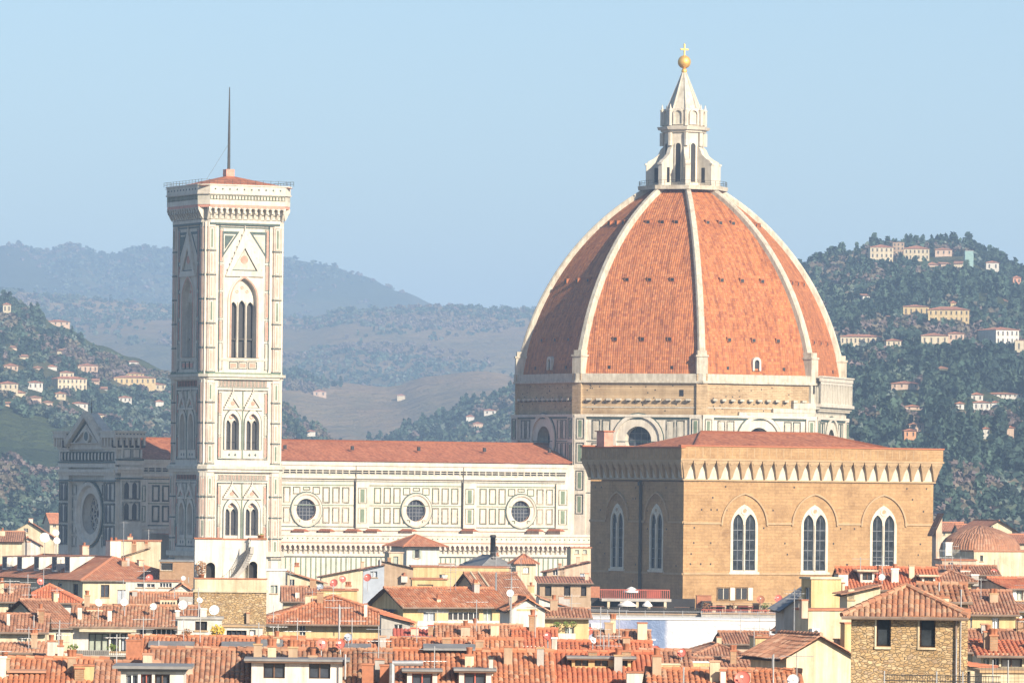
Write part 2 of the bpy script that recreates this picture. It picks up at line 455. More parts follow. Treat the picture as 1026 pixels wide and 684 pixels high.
def wood(name, spots, nq=40, label=None):
    """spots: (Vector, height, spread, tint, cypress?)"""
    V = []; C = []; PROT, CYP = PRS[nq]
    for p, h, sp, tint, cy in spots:
        pr = (CYP if cy else PROT)[rng.integers(0, 3 if cy else 5)]
        a = rng.uniform(0, 6.28); ca, sa = math.cos(a), math.sin(a)
        q = pr.copy(); x = q[:, 0] * ca - q[:, 1] * sa; y = q[:, 0] * sa + q[:, 1] * ca
        k = h if cy else sp
        q = np.stack([x * k + p[0], y * k + p[1], q[:, 2] * h + p[2]], 1)
        V.append(q)
        t = np.array(tint) * rng.uniform(.82, 1.2)
        cc = np.ones((len(q), 4)); cc[:, :3] = np.repeat(t[None, :] * rng.uniform(.88, 1.14, (len(q) // 4, 1)), 4, axis=0)
        C.append(cc)
    V = np.concatenate(V).astype(np.float32); C = np.concatenate(C).astype(np.float32)
    nf = len(V) // 4
    me = bpy.data.meshes.new(name)
    me.vertices.add(len(V)); me.vertices.foreach_set('co', V.ravel())
    me.loops.add(len(V)); me.loops.foreach_set('vertex_index', np.arange(len(V), dtype=np.int32))
    me.polygons.add(nf); me.polygons.foreach_set('loop_start', np.arange(0, len(V), 4, dtype=np.int32))
    me.update(calc_edges=True)
    at_ = me.color_attributes.new('tint', 'FLOAT_COLOR', 'POINT'); at_.data.foreach_set('color', C.ravel())
    me.materials.append(foliage)
    o = bpy.data.objects.new(name, me); COL.objects.link(o)
    tag(o, label, kind='stuff')
    return o
GREENS = [(.046, .080, .062), (.066, .105, .076), (.030, .054, .046), (.10, .13, .09), (.16, .135, .10), (.165, .125, .12), (.13, .165, .14)]
VR = []
def scatter(h, n, p0, p1, t0, t1, hmin, hmax, cyp=.1, brown=.25, clump=.006, thr=-.15, dens=None):
    sp = []
    k = 0
    while len(sp) < n and k < n * 12:
        k += 1
        px = random.uniform(p0, p1); t = random.uniform(t0, t1)
        p = h.pt(px, t)
        f = mnoise.noise(Vector((p.x * clump, p.y * clump * .6, h.seed)))
        if f < thr + random.uniform(-.12, .12): continue
        f2 = mnoise.noise(Vector((p.x * clump * 1.7 + 9, p.y * clump, h.seed + 4)))
        cy = random.random() < (cyp * 2.5 if f2 > .15 else cyp * .3)
        if cy: tint = random.choice(GREENS[:3]); hh = random.uniform(hmin, hmax) * 1.6
        else:
            tint = random.choice(GREENS[4:6]) if (random.random() < brown * (2.6 if f2 < -.08 else .35)) else random.choice(GREENS[:4] + GREENS[6:])
            hh = random.uniform(hmin, hmax)
        pp = p.copy(); pp.z -= .4
        X, Yb = proj(p); k_ = F / p.y; Yt = Yb - hh * k_; rw = hh * k_ * (.15 if cy else .45)
        if any(X + rw > a_ and X - rw < b_ and Yt < d_ and Yb > c_ and p.y < y_ + 14 for a_, b_, c_, d_, y_ in VR): continue
        sp.append((pp, hh, hh * random.uniform(.9, 1.4), tint, cy))
    return sp
# ---- haze
hz = MB(); hz.box(-9000, 9000, -60, 15500, GZ - 1, 560, bpy.data.materials.new('haze_air'))
hm = hz.mats[0]; hm.use_nodes = True; hn = hm.node_tree; hn.nodes.clear()
pv = hn.nodes.new('ShaderNodeVolumePrincipled'); ho = hn.nodes.new('ShaderNodeOutputMaterial')
pv.inputs['Color'].default_value = (.47, .69, 1.0, 1); pv.inputs['Density'].default_value = HAZE
pv.inputs['Anisotropy'].default_value = .0
hn.links.new(pv.outputs[0], ho.inputs['Volume'])
tag(hz.build('haze'), kind='stuff')
# ================================================================ campanile
CA = Fr(203.2, 470, 1000, 25.5)
CW = CA.xat(281.6, 470)            # width of the body
cz = lambda py: CA.z(py)
camp = thing('bell_tower', 'tall square marble bell tower with low red roof and mast, left of the nave', 'bell tower', CA.o, CA.th)
zs = {k: cz(k) for k in (185.5, 193.5, 200, 205, 207, 218.5, 222, 277, 374, 379, 388, 466, 473, 481, 555)}
Z0 = GZ
walls = MB()
PW = 2.45   # corner pier width
def banded(m_, M, a0, a1, z0, z1, rows, cols=((green, .16), ), d=-.03):
    pass
def panel(b, a0, a1, z0, z1, y, col, t=.16, core=None):
    b.frame(a0, a1, z0, z1, t, y - .05, y, col)
    if core: b.box(a0 + t * 2.2, a1 - t * 2.2, y - .06, y - .0, z0 + t * 2.2, z1 - t * 2.2, core)
FACES = [FM(0, 0, 0), FM(CW, 0, R(90)), FM(CW, CW, R(180)), FM(0, CW, R(270))]
def light_window(par, M, cx, z0, w_, h, n, y, depth=1.1, gable=None, outer=None):
    """pointed window of n lights: recessed dark glass, mullions, tracery, own part"""
    b = MB(); b.M = M
    full = arch(cx, z0, w_, h, .85, 8)
    b.prism(full, y + depth, y + depth + .1, dark)
    lw = w_ / n
    zt = z0 + h * (.70 if n == 3 else .80)
    zp = z0 + h
    # tympanum sheet with the light openings cut out
    holes = [arch(cx - w_ / 2 + lw * (i + .5), z0 + .02, lw * .80, zt - z0 + (.25 if i == 1 and n == 3 else 0), .9, 5) for i in range(n)]
    b.face(full, holes, y + depth * .55, marble)
    for hl in holes: b.funnel(hl, y + depth * .55, hl, y + depth * .9, marble)
    if n == 3:
        for i in (-.6, 0, .6): b.ring(circ(cx + i * lw, zt + h * .13 + (0 if i else h * .05), .28, 10), circ(cx + i * lw, zt + h * .13 + (0 if i else h * .05), .16, 10), y + depth * .5, y + depth * .55, pink)
    else:
        b.ring(circ(cx, zt + h * .10, w_ * .17, 10), circ(cx, zt + h * .10, w_ * .09, 10), y + depth * .48, y + depth * .55, pink)
    for i in range(n + 1):
        x = cx - w_ / 2 + lw * i
        b.tube((x, y + depth * .5, z0), (x, y + depth * .5, zt), .09, marble, 6)
    # glazing bar across the lights
    b.box(cx - w_ / 2, cx + w_ / 2, y + depth * .7, y + depth * .74, z0 + h * .22, z0 + h * .24, iron)
    return b
def tower_face(M, main):
    Wd = CW; c = Wd / 2
    W_ = MB(); W_.M = M
    bay = PW + .05
    # openings: belfry
    zb0, zb1 = cz(355.5), cz(277.5)
    holes = []
    belf_w = 5.9
    holes.append(arch(c, zb0 - .3, belf_w * .78, zb1 - zb0 + .3, .85, 8))
    wins = []
    for (yb, yt) in ((450, 409), (536, 498.5)):
        for sx in (-1, 1):
            x = c + sx * 1.85
            holes.append(arch(x, cz(yb), 2.35, cz(yt + 4) - cz(yb), .85, 8)); wins.append((x, yb, yt))
    W_.face(rect(0, Wd, Z0, zs[222]), holes, 0, marble)
    for hl in holes: W_.funnel(hl, 0, hl, 1.0, marble)
    y = 0
    # mouldings around the openings
    po = arch(c, zb0 - .3, belf_w, zb1 - zb0 + .9, .85, 8); pi = arch(c, zb0 - .3, belf_w * .78, zb1 - zb0 + .3, .85, 8)
    W_.ring(po, pi, -.18, 0, marble)
    W_.ring(arch(c, zb0 - .3, belf_w * .89, zb1 - zb0 + .6, .85, 8), arch(c, zb0 - .3, belf_w * .80, zb1 - zb0 + .35, .85, 8), -.22, -.18, pink)
    # twisted columns beside
    # gable over the belfry window
    gx0, gx1, gb, ga = c - 3.5, c + 3.5, cz(276), cz(229)
    def gable(x0, x1, z0, z1, t, core):
        xm = (x0 + x1) / 2
        o = [(x0, z0), (x1, z0), (xm, z1)]
        k = t / (x1 - x0) * 2.6
        i = [(x0 + (xm - x0) * k * 1.1, z0 + (z1 - z0) * k * .4), (x1 - (x1 - xm) * k * 1.1, z0 + (z1 - z0) * k * .4), (xm, z1 - (z1 - z0) * k * 1.3)]
        W_.ring(o, i, -.35, 0, marble)
        j = [(p[0] * .88 + xm * .12, p[1] * .88 + (z0 + (z1 - z0) * .33) * .12) for p in i]
        W_.ring(i, j, -.10, 0, green); W_.prism(j, -.07, 0, marble2)
        if core: W_.prism(circ(xm, z0 + (z1 - z0) * .36, (x1 - x0) * .10, 10), -.13, 0, core)
        W_.tube((xm, -.2, z1 - .2), (xm, -.2, z1 + t * 1.8), .14, marble, 6, .03)
        # crockets
        for q in range(1, 8):
            f = q / 8
            for s_ in (x0, x1):
                px_, pz_ = s_ + (xm - s_) * f, z0 + (z1 - z0) * f
                W_.box(px_ - .09, px_ + .09, -.38, -.2, pz_ + .05, pz_ + .28, marble2)
    gable(gx0, gx1, gb, ga, .8, pink)
    for s_ in (-1, 1):   # spandrel triangles in green
        x0 = c + s_ * 4.1; xm = c + s_ * .9
        tri = [(x0, cz(258)), (x0, cz(231)), (xm, cz(231))]
        q = [(p[0] * .7 + sum(a[0] for a in tri) / 3 * .3, p[1] * .7 + sum(a[1] for a in tri) / 3 * .3) for p in tri]
        W_.ring(tri, q, -.06, 0, green)
        q2 = [(p[0] * .75 + sum(a[0] for a in q) / 3 * .25, p[1] * .75 + sum(a[1] for a in q) / 3 * .25) for p in q]
        W_.prism(q2, -.05, 0, green if s_ < 0 else marble2)
    # big frame lines
    for x in (PW + .1, Wd - PW - .3): W_.box(x, x + .2, -.07, 0, cz(372), cz(225), green)
    W_.box(PW, Wd - PW, -.07, 0, cz(227.6), cz(226.2), green)
    W_.box(PW + .3, Wd - PW - .3, -.12, 0, cz(360.5), cz(358.5), marble2)
    for i in range(3): panel(W_, c - 2.6 + i * 1.75, c - 1.0 + i * 1.75, cz(369), cz(361.5), 0, green, .13, pink)
    # vertical panel strips each side of the belfry window
    for s_ in (-1, 1):
        for (ya, yb) in ((228.5, 262), (264, 290), (292, 318), (320, 341), (343, 370)):
            xa = c + s_ * 4.25 - .42
            panel(W_, xa, xa + .84, cz(yb), cz(ya), 0, green, .10, pink if int(ya) % 2 == 0 else marble2)
    # lower stages
    for si, (ya, yb, gz0, gz1) in enumerate(((390, 460, 410, 391.5), (483, 548, 499.5, 484.5))):
        pz0, pz1 = cz(yb), cz(ya)
        W_.frame(PW + .12, Wd - PW - .12, pz0, pz1, .2, -.08, 0, green)
        W_.box(c - .1, c + .1, -.10, 0, pz0 + .2, pz1 - .2, greenp)
        for s_ in (-1, 1):
            xc = c + s_ * 1.85
            W_.ring(arch(xc, cz(gz0 + 40), 3.0, cz(gz0 - 1) - cz(gz0 + 40), .85, 8), arch(xc, cz(gz0 + 40), 2.35, cz(gz0 + 3.5) - cz(gz0 + 40), .85, 8), -.16, 0, marble)
            W_.ring(arch(xc, cz(gz0 + 40), 3.35, cz(gz0 - 2.2) - cz(gz0 + 40), .85, 8), arch(xc, cz(gz0 + 40), 3.0, cz(gz0 - 1) - cz(gz0 + 40), .85, 8), -.05, 0, green)
            gable(xc - 1.75, xc + 1.75, cz(gz0), cz(gz1), .38, pink)
            # small diamonds below the windows
            for k in (-.55, .55):
                W_.prism([(xc + k - .22, cz(yb - 5)), (xc + k, cz(yb - 3.4)), (xc + k + .22, cz(yb - 5)), (xc + k, cz(yb - 6.6))], -.05, 0, green)
            xs = c + s_ * 4.25 - .35
            n = 3
            for q in range(n):
                q0 = pz0 + .35 + (pz1 - pz0 - .7) * q / n; q1 = pz0 + .2 + (pz1 - pz0 - .7) * (q + 1) / n
                panel(W_, xs, xs + .7, q0, q1, 0, greenp, .09, pink if q % 2 == 0 else marble2)
    # friezes with small panels
    for (ya, yb) in ((380, 387.5), (474.5, 481)):
        n = 26
        for i in range(n):
            xa = PW + .3 + (Wd - 2 * PW - .6) * i / n
            panel(W_, xa, xa + (Wd - 2 * PW - .6) / n - .08, cz(yb - .8), cz(ya + .8), 0, pink if i % 2 else green, .07)
        W_.box(PW, Wd - PW, -.05, 0, cz(yb + .4), cz(yb - .3), green)
    W_.build('wall', camp)
    # windows as parts
    b = light_window(camp, M, c, zb0 - .3, belf_w * .78, zb1 - zb0 + .3, 3, 0, 1.5); b.build('window', camp)
    for (x, yb, yt) in wins:
        light_window(camp, M, x, cz(yb), 2.35, cz(yt + 4) - cz(yb), 2, 0, 1.0).build('window', camp)
for M in FACES: tower_face(M, True)
# corner piers: octagonal
for (x, y) in ((1.15, 1.15), (CW - 1.15, 1.15), (CW - 1.15, CW - 1.15), (1.15, CW - 1.15)):
    b = MB(); r_ = 1.5
    b.lathe([(r_ * 1.12, Z0), (r_ * 1.12, cz(466)), (r_ * 1.02, cz(466)), (r_ * 1.02, zs[222])], marble, 8, (x, y), R(22.5), False)
    for i in range(8):
        a = R(45 * i); ap = r_ * math.cos(R(22.5))
        for (k, ya, yb, n) in ((1.02, 226, 372, 6), (1.02, 382, 464, 4), (1.12, 476, 560, 4)):
            M = Matrix.Translation((x, y, 0)) @ Matrix.Rotation(a, 4, 'Z') @ Matrix.Translation((0, -ap * k, 0))
            b.M = M
            for q in range(n):
                y0 = ya + (yb - ya) * q / n; y1 = ya + (yb - ya) * (q + 1) / n
                b.frame(-.46, .46, cz(y1 - .9), cz(y0 + .9), .06, -.05, 0, pinkl)
                b.box(-.15, .15, -.045, 0, cz(y1 - 3), cz(y0 + 3), pinkl if (q + i) % 3 else greenp)
                b.box(-.60, .60, -.07, 0, cz(y1 + .7), cz(y1 - .4), green)
        b.M = None
    b.build('corner_pier', camp)
# cornices
def slab(b, e, z0, z1, m, ch=1.25):
    """square band with chamfered corners, e = how far it stands out"""
    lo, hi = -e, CW + e
    p = [(lo + ch, lo), (hi - ch, lo), (hi, lo + ch), (hi, hi - ch), (hi - ch, hi), (lo + ch, hi), (lo, hi - ch), (lo, lo + ch)]
    n = 8
    vs = [(x, y, z0) for x, y in p] + [(x, y, z1) for x, y in p]
    b.add(vs, [(i, (i + 1) % n, (i + 1) % n + n, i + n) for i in range(n)] + [tuple(range(n - 1, -1, -1)), tuple(range(n, 2 * n))], m)
for parts in (((.55, 379.4, 377, marble), (.85, 377, 374.2, marble2), (.5, 374.2, 372.6, greenp)), ((.60, 472.5, 469.5, marble), (.9, 469.5, 466.5, marble2), (.65, 466.5, 464.8, marble)),
              ((.85, 557, 552, marble2),), ((.42, 222.6, 219.6, marble), (.4, 224.6, 222.6, green))):
    b = MB()
    for e_, ya, yb, m in parts: slab(b, e_, cz(ya), cz(yb), m)
    b.build('cornice', camp)
# machicolated gallery
b = MB()
E = 1.25
slab(b, .35, cz(219), cz(206.5), marble2)
slab(b, E, cz(207.5), cz(204.8), pink, 1.6); slab(b, E + .05, cz(204.8), cz(200.5), marble, 1.6)
slab(b, E + .02, cz(200.5), cz(194.5), marble2, 1.6); slab(b, E + .22, cz(194.5), cz(193), marble, 1.6)
for M in FACES:
    b.M = M
    n = 13; x0, x1 = -E + 1.6, CW + E - 1.6
    for i in range(n + 1):
        x = x0 + (x1 - x0) * i / n
        b.prism([(-1.15, cz(220)), (-1.15, cz(207)), (-E, cz(207)), (-E, cz(210)), (-1.5, cz(217))], x - .17, x + .17, marble) if False else None
        # bracket (profile across the face)
        vs = []
        for xx in (x - .20, x + .20):
            vs += [(xx, -.3, cz(219.5)), (xx, -.3, cz(207)), (xx, -E + .02, cz(207)), (xx, -E + .02, cz(209.5)), (xx, -.6, cz(217))]
        b.add(vs, [(0, 1, 2, 3, 4), (5, 6, 7, 8, 9)] + [(k, (k + 1) % 5, (k + 1) % 5 + 5, k + 5) for k in range(5)], marble)
        if i < n:
            w1 = (x1 - x0) / n
            xm = x + w1 / 2
            o = rect(xm - w1 / 2, xm + w1 / 2, cz(213), cz(206.8)); ar = arch(xm, cz(213) + .01, w1 * .68, cz(208.2) - cz(213), .5, 5)
            b.face(o, [ar], -E + .1, marble); b.funnel(ar, -E + .1, ar, -E + .5, marble2)
    nn = 24
    for i in range(nn):
        x = x0 + (x1 - x0) * (i + .5) / nn
        b.frame(x - .28, x + .28, cz(199.8), cz(195.3), .09, -E - .07, -E - .02, greenp)
b.M = None
b.build('gallery', camp)
b = MB()
ps = MB()
slab(ps, E + .1, cz(193), cz(185.6), marble, 1.6)
slab(ps, E + .25, cz(185.6), cz(184.4), marble, 1.6)
for M in FACES:
    ps.M = M
    x0, x1 = -E + 1.8, CW + E - 1.8
    for i in range(10):
        x = x0 + (x1 - x0) * (i + .5) / 10
        ps.prism(circ(x, cz(189.2), .17, 8), -E - .14, -E - .08, green)
ps.M = None
ps.build('parapet', camp)
# wire railing on top
rl = MB()
for (p, q) in (((-E, -E), (CW + E, -E)), ((CW + E, -E), (CW + E, CW + E)), ((-E, -E), (-E, CW + E)), ((-E, CW + E), (CW + E, CW + E))):
    n = 12
    for k in range(n + 1):
        x = p[0] + (q[0] - p[0]) * k / n; y = p[1] + (q[1] - p[1]) * k / n
        rl.tube((x, y, cz(184.4)), (x, y, cz(179.6)), .035, iron, 4)
    for zz in (180, 182.2): rl.tube((p[0], p[1], cz(zz)), (q[0], q[1], cz(zz)), .03, iron, 4)
rl.build('railing', camp)
rf = MB(); c = CW / 2; hz_ = cz(172.5); e0 = -1.2
zb = cz(186.5)
cor = [(e0, e0), (CW - e0, e0), (CW - e0, CW - e0), (e0, CW - e0)]
for i in range(4):
    p, q = cor[i], cor[(i + 1) % 4]; L = CW + 2.4
    rf.add([(p[0], p[1], zb), (q[0], q[1], zb), (c, c, hz_)], [(0, 1, 2)], navet, [[(0, 0), (L, 0), (L / 2, L * .55)]])
r_o = rf.build('roof', camp)
m_ = MB(); m_.box(c - .75, c + .75, c - .75, c + .75, hz_ - .7, cz(166.5), pink)
m_.build('mast_base', r_o)
m_ = MB(); m_.tube((c, c, cz(167)), (c, c, cz(130)), .26, iron, 6, .2); m_.tube((c, c, cz(130)), (c, c, cz(83.5)), .2, iron, 6, .08)
m_.tube((c, c, cz(140)), (2.2, 5, cz(178)), .025, iron, 4)
m_.build('mast', r_o)

# ================================================================ cathedral
KA = Fr(119.5, 500, 1031, 28)
kz = lambda py: KA.z(py, 40, 0)
cath = thing('cathedral', 'vast marble cathedral with a huge red ribbed dome, long tiled nave and white lantern', 'cathedral', KA.o, KA.th)
kx = lambda px, py=500: KA.xat(px, py)
Lnave = kx(566)                       # nave roof's end
NW = KA.yat(60, 500)                  # width of the facade
print('nave', Lnave, 'facade', NW, 'campanile', CW)
NW = 24.5
zeave = kz(461.5); zridge = kz(441)
ms = lambda px: kx(px, 495)
w_ = MB(); w_.M = FM(0, 0, 0)
oc = [ms(307), ms(417), ms(522)]
bay = (oc[2] - oc[0]) / 2
oc = [oc[0] - bay] + oc
zc = kz(510.5)
holes = [circ(x, zc, 1.95 * 1.0, 24) for x in oc]
w_.face(rect(0, Lnave + 5, GZ, zeave - .2), holes, 0, marble)
wnd = []
for x in oc:
    w_.ring(circ(x, zc, 3.05), circ(x, zc, 2.75), -.25, 0, marble2)
    w_.ring(circ(x, zc, 3.25), circ(x, zc, 3.05), -.08, 0, green)
    w_.funnel(circ(x, zc, 2.75), -.2, circ(x, zc, 1.95), .7, marble)
# horizontal bands (photo rows): white cornice, shadow gap, band
w_.box(-.2, Lnave + .3, -.75, 0, kz(466), zeave - .15, marble); w_.box(-.1, Lnave + .2, -.55, 0, kz(470.5), kz(466), marble)
w_.box(0, Lnave, -.35, 0, kz(476.5), kz(474.2), marble2); w_.box(0, Lnave, -.5, 0, kz(479), kz(476.5), marble)
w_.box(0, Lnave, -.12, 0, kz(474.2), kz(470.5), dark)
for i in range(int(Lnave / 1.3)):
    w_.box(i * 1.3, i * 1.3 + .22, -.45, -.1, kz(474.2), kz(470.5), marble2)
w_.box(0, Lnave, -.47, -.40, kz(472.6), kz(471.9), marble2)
for x in [(a + b_) / 2 + .2 for a, b_ in zip(oc[1:], oc[2:])]:
    w_.tube((x - 1.6, -.5, kz(461)), (x - 1.6, -.5, kz(530)), .11, iron, 5)
w_.box(0, Lnave, -.05, .0, kz(482), kz(481.2), green)
w_.box(0, Lnave, -.06, .0, kz(486.2), kz(485.2), greenp)
w_.box(0, Lnave, -.06, .0, kz(527.8), kz(526.8), green)
w_.box(0, Lnave, -.06, .0, kz(506.2), kz(505.4), greenp)
w_.box(0, Lnave, -.3, .0, kz(531), kz(528.8), marble)
pil = [(oc[i] + oc[i + 1]) / 2 for i in range(3)] + [(oc[0] - bay / 2)]
for x in pil + [ms(563)]:
    w_.box(x - 1.35, x + 1.35, -.35, 0, kz(528), kz(482), marble)
    for (ya, yb) in ((488, 504), (508, 524)):
        w_.frame(x - .55 - .35, x + .55 + .35, kz(yb), kz(ya), .13, -.42, -.35, greenp)
        w_.box(x - .4, x + .4, -.40, -.35, kz(yb - 1.4), kz(ya + 1.4), greenp)
    w_.box(x - 1.5, x - 1.38, -.06, 0, kz(526), kz(483), green); w_.box(x + 1.38, x + 1.5, -.06, 0, kz(526), kz(483), green)
for x in oc:
    for k in range(-4, 5):
        xa = x + k * 1.93
        if abs(k) == 0: segs = [(487.5, 491.0)]
        elif abs(k) == 1: segs = [(487.5, 495), (520, 524)]
        else: segs = [(487.5, 503.8), (507.6, 524)]
        if abs(xa - x) > bay / 2 - 2.0: continue
        for (ya, yb) in segs:
            w_.frame(xa - .72, xa + .72, kz(yb), kz(ya), .30 if x == oc[0] else .16, -.07, 0, green if x == oc[0] else greenp)
            w_.frame(xa - .50, xa + .50, kz(yb - 1.2), kz(ya + 1.2), .05, -.04, 0, marble2) if yb - ya > 9 else None
w_.build('nave_wall', cath)
for x in oc:
    b = MB(); b.prism(circ(x, zc, 1.95), .75, .85, glassd)
    for k in (-.95, -.35, .35, .95):
        hh = math.sqrt(1.9 ** 2 - k * k)
        b.box(x + k - .04, x + k + .04, .68, .74, zc - hh, zc + hh, lead); b.box(x - hh, x + hh, .68, .74, zc + k - .04, zc + k + .04, lead)
    b.build('round_window', cath)
    b = MB(); pts = [(x + q * math.cos(a), zc + q * math.sin(a)) for q, aa in ((2.45, [math.pi * (1.15 + .7 * i / 10) for i in range(11)]), (1.97, [math.pi * (1.85 - .7 * i / 10) for i in range(11)])) for a in aa]
    b.prism(pts, -.13 + .35, .66, navet); b.build('window_sill', cath)
# rear nave wall + roof
b = MB(); b.box(0, Lnave, NW - .5, NW, 0, zeave - .2, marble2)
b.build('nave_wall', cath)
def roofpatch(b, p0, p1, p2, p3, m, thick=0):
    """p0-p1 eave, p3-p2 ridge"""
    p0, p1, p2, p3 = map(Vector, (p0, p1, p2, p3))
    U = (p1 - p0).normalized(); L = (p1 - p0).length
    def uv(p):
        d = p - p0; u = d.dot(U); return (u, (d - U * u).length)
    return b.add([p0, p1, p2, p3], [(0, 1, 2, 3)], m, [[uv(p0), uv(p1), uv(p2), uv(p3)]])
b = MB(); rz = zeave + 5.4
zrid = KA.z(441, 40, NW / 2)
RX0 = 3.0
roofpatch(b, (RX0, -.9, zeave), (Lnave + .5, -.9, zeave), (Lnave + 14, NW / 2, zrid), (RX0, NW / 2, zrid), navet)
roofpatch(b, (Lnave + .5, NW + .9, zeave), (RX0, NW + .9, zeave), (RX0, NW / 2, zrid), (Lnave + 14, NW / 2, zrid), navet)
for k in range(6):
    x = 34 + k * 13.3
    b.box(x, x + .5, 4.8, 5.2, zeave + 2.0, zeave + 2.75, dark)
b.tube((RX0, NW / 2, zrid), (Lnave + 14, NW / 2, zrid), .22, navet, 6)
b.build('nave_roof', cath)

# ---- south aisle with its gallery
AO = -10.5
AZ = lambda py: KA.z(py, 60, AO)
ax0, ax1 = 6.0, KA.xat(600, 545, AO)
w_ = MB(); w_.M = FM(0, AO, 0)
w_.face(rect(ax0, ax1, 0, AZ(537)), [], 0, marble)
w_.box(ax0, ax1, -.9, .6, AZ(537), AZ(534.5), marble); w_.box(ax0, ax1, -.7, .2, AZ(543.2), AZ(537), marble)
w_.box(ax0, ax1, -.85, 0, AZ(544.3), AZ(543.2), pink)
n = int((ax1 - ax0) / .98)
for i in range(n):
    x = ax0 + (ax1 - ax0) * i / n; s_ = (ax1 - ax0) / n
    w_.prism(circ(x + s_ / 2, AZ(539.8), .14, 8), -.76, -.7, greenp)
    vs = []
    for xx in (x - .14, x + .14): vs += [(xx, 0, AZ(555)), (xx, 0, AZ(545.5)), (xx, -.8, AZ(545.5)), (xx, -.8, AZ(548)), (xx, -.25, AZ(554))]
    w_.add(vs, [(0, 1, 2, 3, 4), (5, 6, 7, 8, 9)] + [(k, (k + 1) % 5, (k + 1) % 5 + 5, k + 5) for k in range(5)], marble)
    o = rect(x, x + s_, AZ(550.5), AZ(544.3)); ar = arch(x + s_ / 2, AZ(550.5) + .01, s_ * .66, AZ(546.2) - AZ(550.5), .7, 4)
    w_.face(o, [ar], -.75, marble); w_.funnel(ar, -.75, ar, -.35, pink)
    w_.box(x + .36, x + s_ - .36, -.06, 0, GZ, AZ(559), greenp)
w_.box(ax0, ax1, -.35, 0, AZ(557.4), AZ(555.4), marble); w_.box(ax0, ax1, -.08, 0, AZ(558.6), AZ(557.6), green)
for px_ in (470, 578):
    x = KA.xat(px_, 550, AO)
w_.build('aisle_wall', cath)
b = MB(); roofpatch(b, (ax0, AO + .5, AZ(537.5)), (ax1, AO + .5, AZ(537.5)), (ax1, 0, AZ(537.5) + .2), (ax0, 0, AZ(537.5) + .2), navet)
b.build('aisle_roof', cath)
for px_ in (302, 328, 355, 375, 410, 471, 537, 558):   # small tiled buttress caps on the aisle roof
    x = KA.xat(px_, 530, -3)
    b = MB(); zt = KA.z(529.5, x, -3)
    b.box(x - .45, x + .45, -5.0, -.1, AZ(537) , zt - .35, marble2); b.M = None
    b.add([(x - .65, -5.2, zt - .4), (x + .65, -5.2, zt - .4), (x + .65, -.1, zt - .4), (x - .65, -.1, zt - .4), (x, -4.6, zt), (x, -.1, zt)],
          [(0, 1, 4), (1, 2, 5, 4), (0, 4, 5, 3), (0, 3, 2, 1)], navet)
    b.build('buttress_cap', cath)

# ---- west facade
MF = FM(0, NW, R(270))      # x runs from the far (north) end to the near corner, -y = west
b = MB(); b.M = MF
fz = lambda py: KA.z(py, 0, NW / 2)
rc = NW / 2; rzc = fz(514.5); RR = 5.0
b.face(rect(0, NW, 0, fz(450)), [circ(rc, rzc, RR * .72, 32)], 0, marble)
b.funnel(circ(rc, rzc, RR, 32), -.5, circ(rc, rzc, RR * .72, 32), 1.6, marble)
b.ring(circ(rc, rzc, RR * 1.12, 32), circ(rc, rzc, RR, 32), -.55, 0, marble)
b.ring(circ(rc, rzc, RR * 1.18, 32), circ(rc, rzc, RR * 1.12, 32), -.3, 0, green)
for x0, x1 in ((0, 4.2), (NW - 5.2, NW)):
    b.box(x0, x1, -.7, 0, 0, fz(450), marble)
    for (ya, yb) in ((484, 501), (505, 523), (527, 545)):
        for k in range(2):
            xa = x0 + .7 + k * 1.6
            b.prism(arch(xa + .6, fz(yb), 1.0, fz(ya) - fz(yb), .8, 5), -.75, -.7, dark)
        b.frame(x0 + .25, x1 - .25, fz(yb + 1), fz(ya - 1.5), .34, -.78, -.7, green)
for (ya, yb, e, m) in ((463.5, 462, 1.0, green), (468, 464, .9, marble), (473, 470, 1.2, marble), (476, 473, .9, marble), (482, 480.5, .85, green)):
    b.box(-.1, NW + .0, -e, 0, fz(max(ya, yb)), fz(min(ya, yb)), m)
for i in range(16):     # frieze of figures under the cornice
    xa = .8 + i * 1.45
    b.frame(xa, xa + 1.2, fz(461.5), fz(452.5), .24, -.82, -.7, green); b.prism(arch(xa + .6, fz(460.5), .55, fz(453.5) - fz(460.5), .5, 4), -.86, -.7, marble)
for (x0, x1) in ((4.4, 6.3), (NW - 7.3, NW - 5.4)):
    for q in range(5): b.frame(x0, x1, fz(548 - q * 13), fz(537 - q * 13), .32, -.06, 0, green)
fac = b.build('facade', cath)
b = MB(); b.M = MF     # rose window
b.prism(circ(rc, rzc, RR * .72, 32), 1.65, 1.75, glassd)
for i in range(12):
    a = 2 * math.pi * i / 12
    b.tube((rc + .8 * math.cos(a), 1.55, rzc + .8 * math.sin(a)), (rc + RR * .7 * math.cos(a), 1.55, rzc + RR * .7 * math.sin(a)), .12, marble, 5)
    b.ring(circ(rc + 2.7 * math.cos(a + .26), rzc + 2.7 * math.sin(a + .26), .62, 8), circ(rc + 2.7 * math.cos(a + .26), rzc + 2.7 * math.sin(a + .26), .45, 8), 1.5, 1.6, marble)
b.ring(circ(rc, rzc, .95, 12), circ(rc, rzc, .7, 12), 1.45, 1.6, marble); b.ring(circ(rc, rzc, 2.0, 16), circ(rc, rzc, 1.85, 16), 1.45, 1.6, marble)
b.build('rose_window', cath)
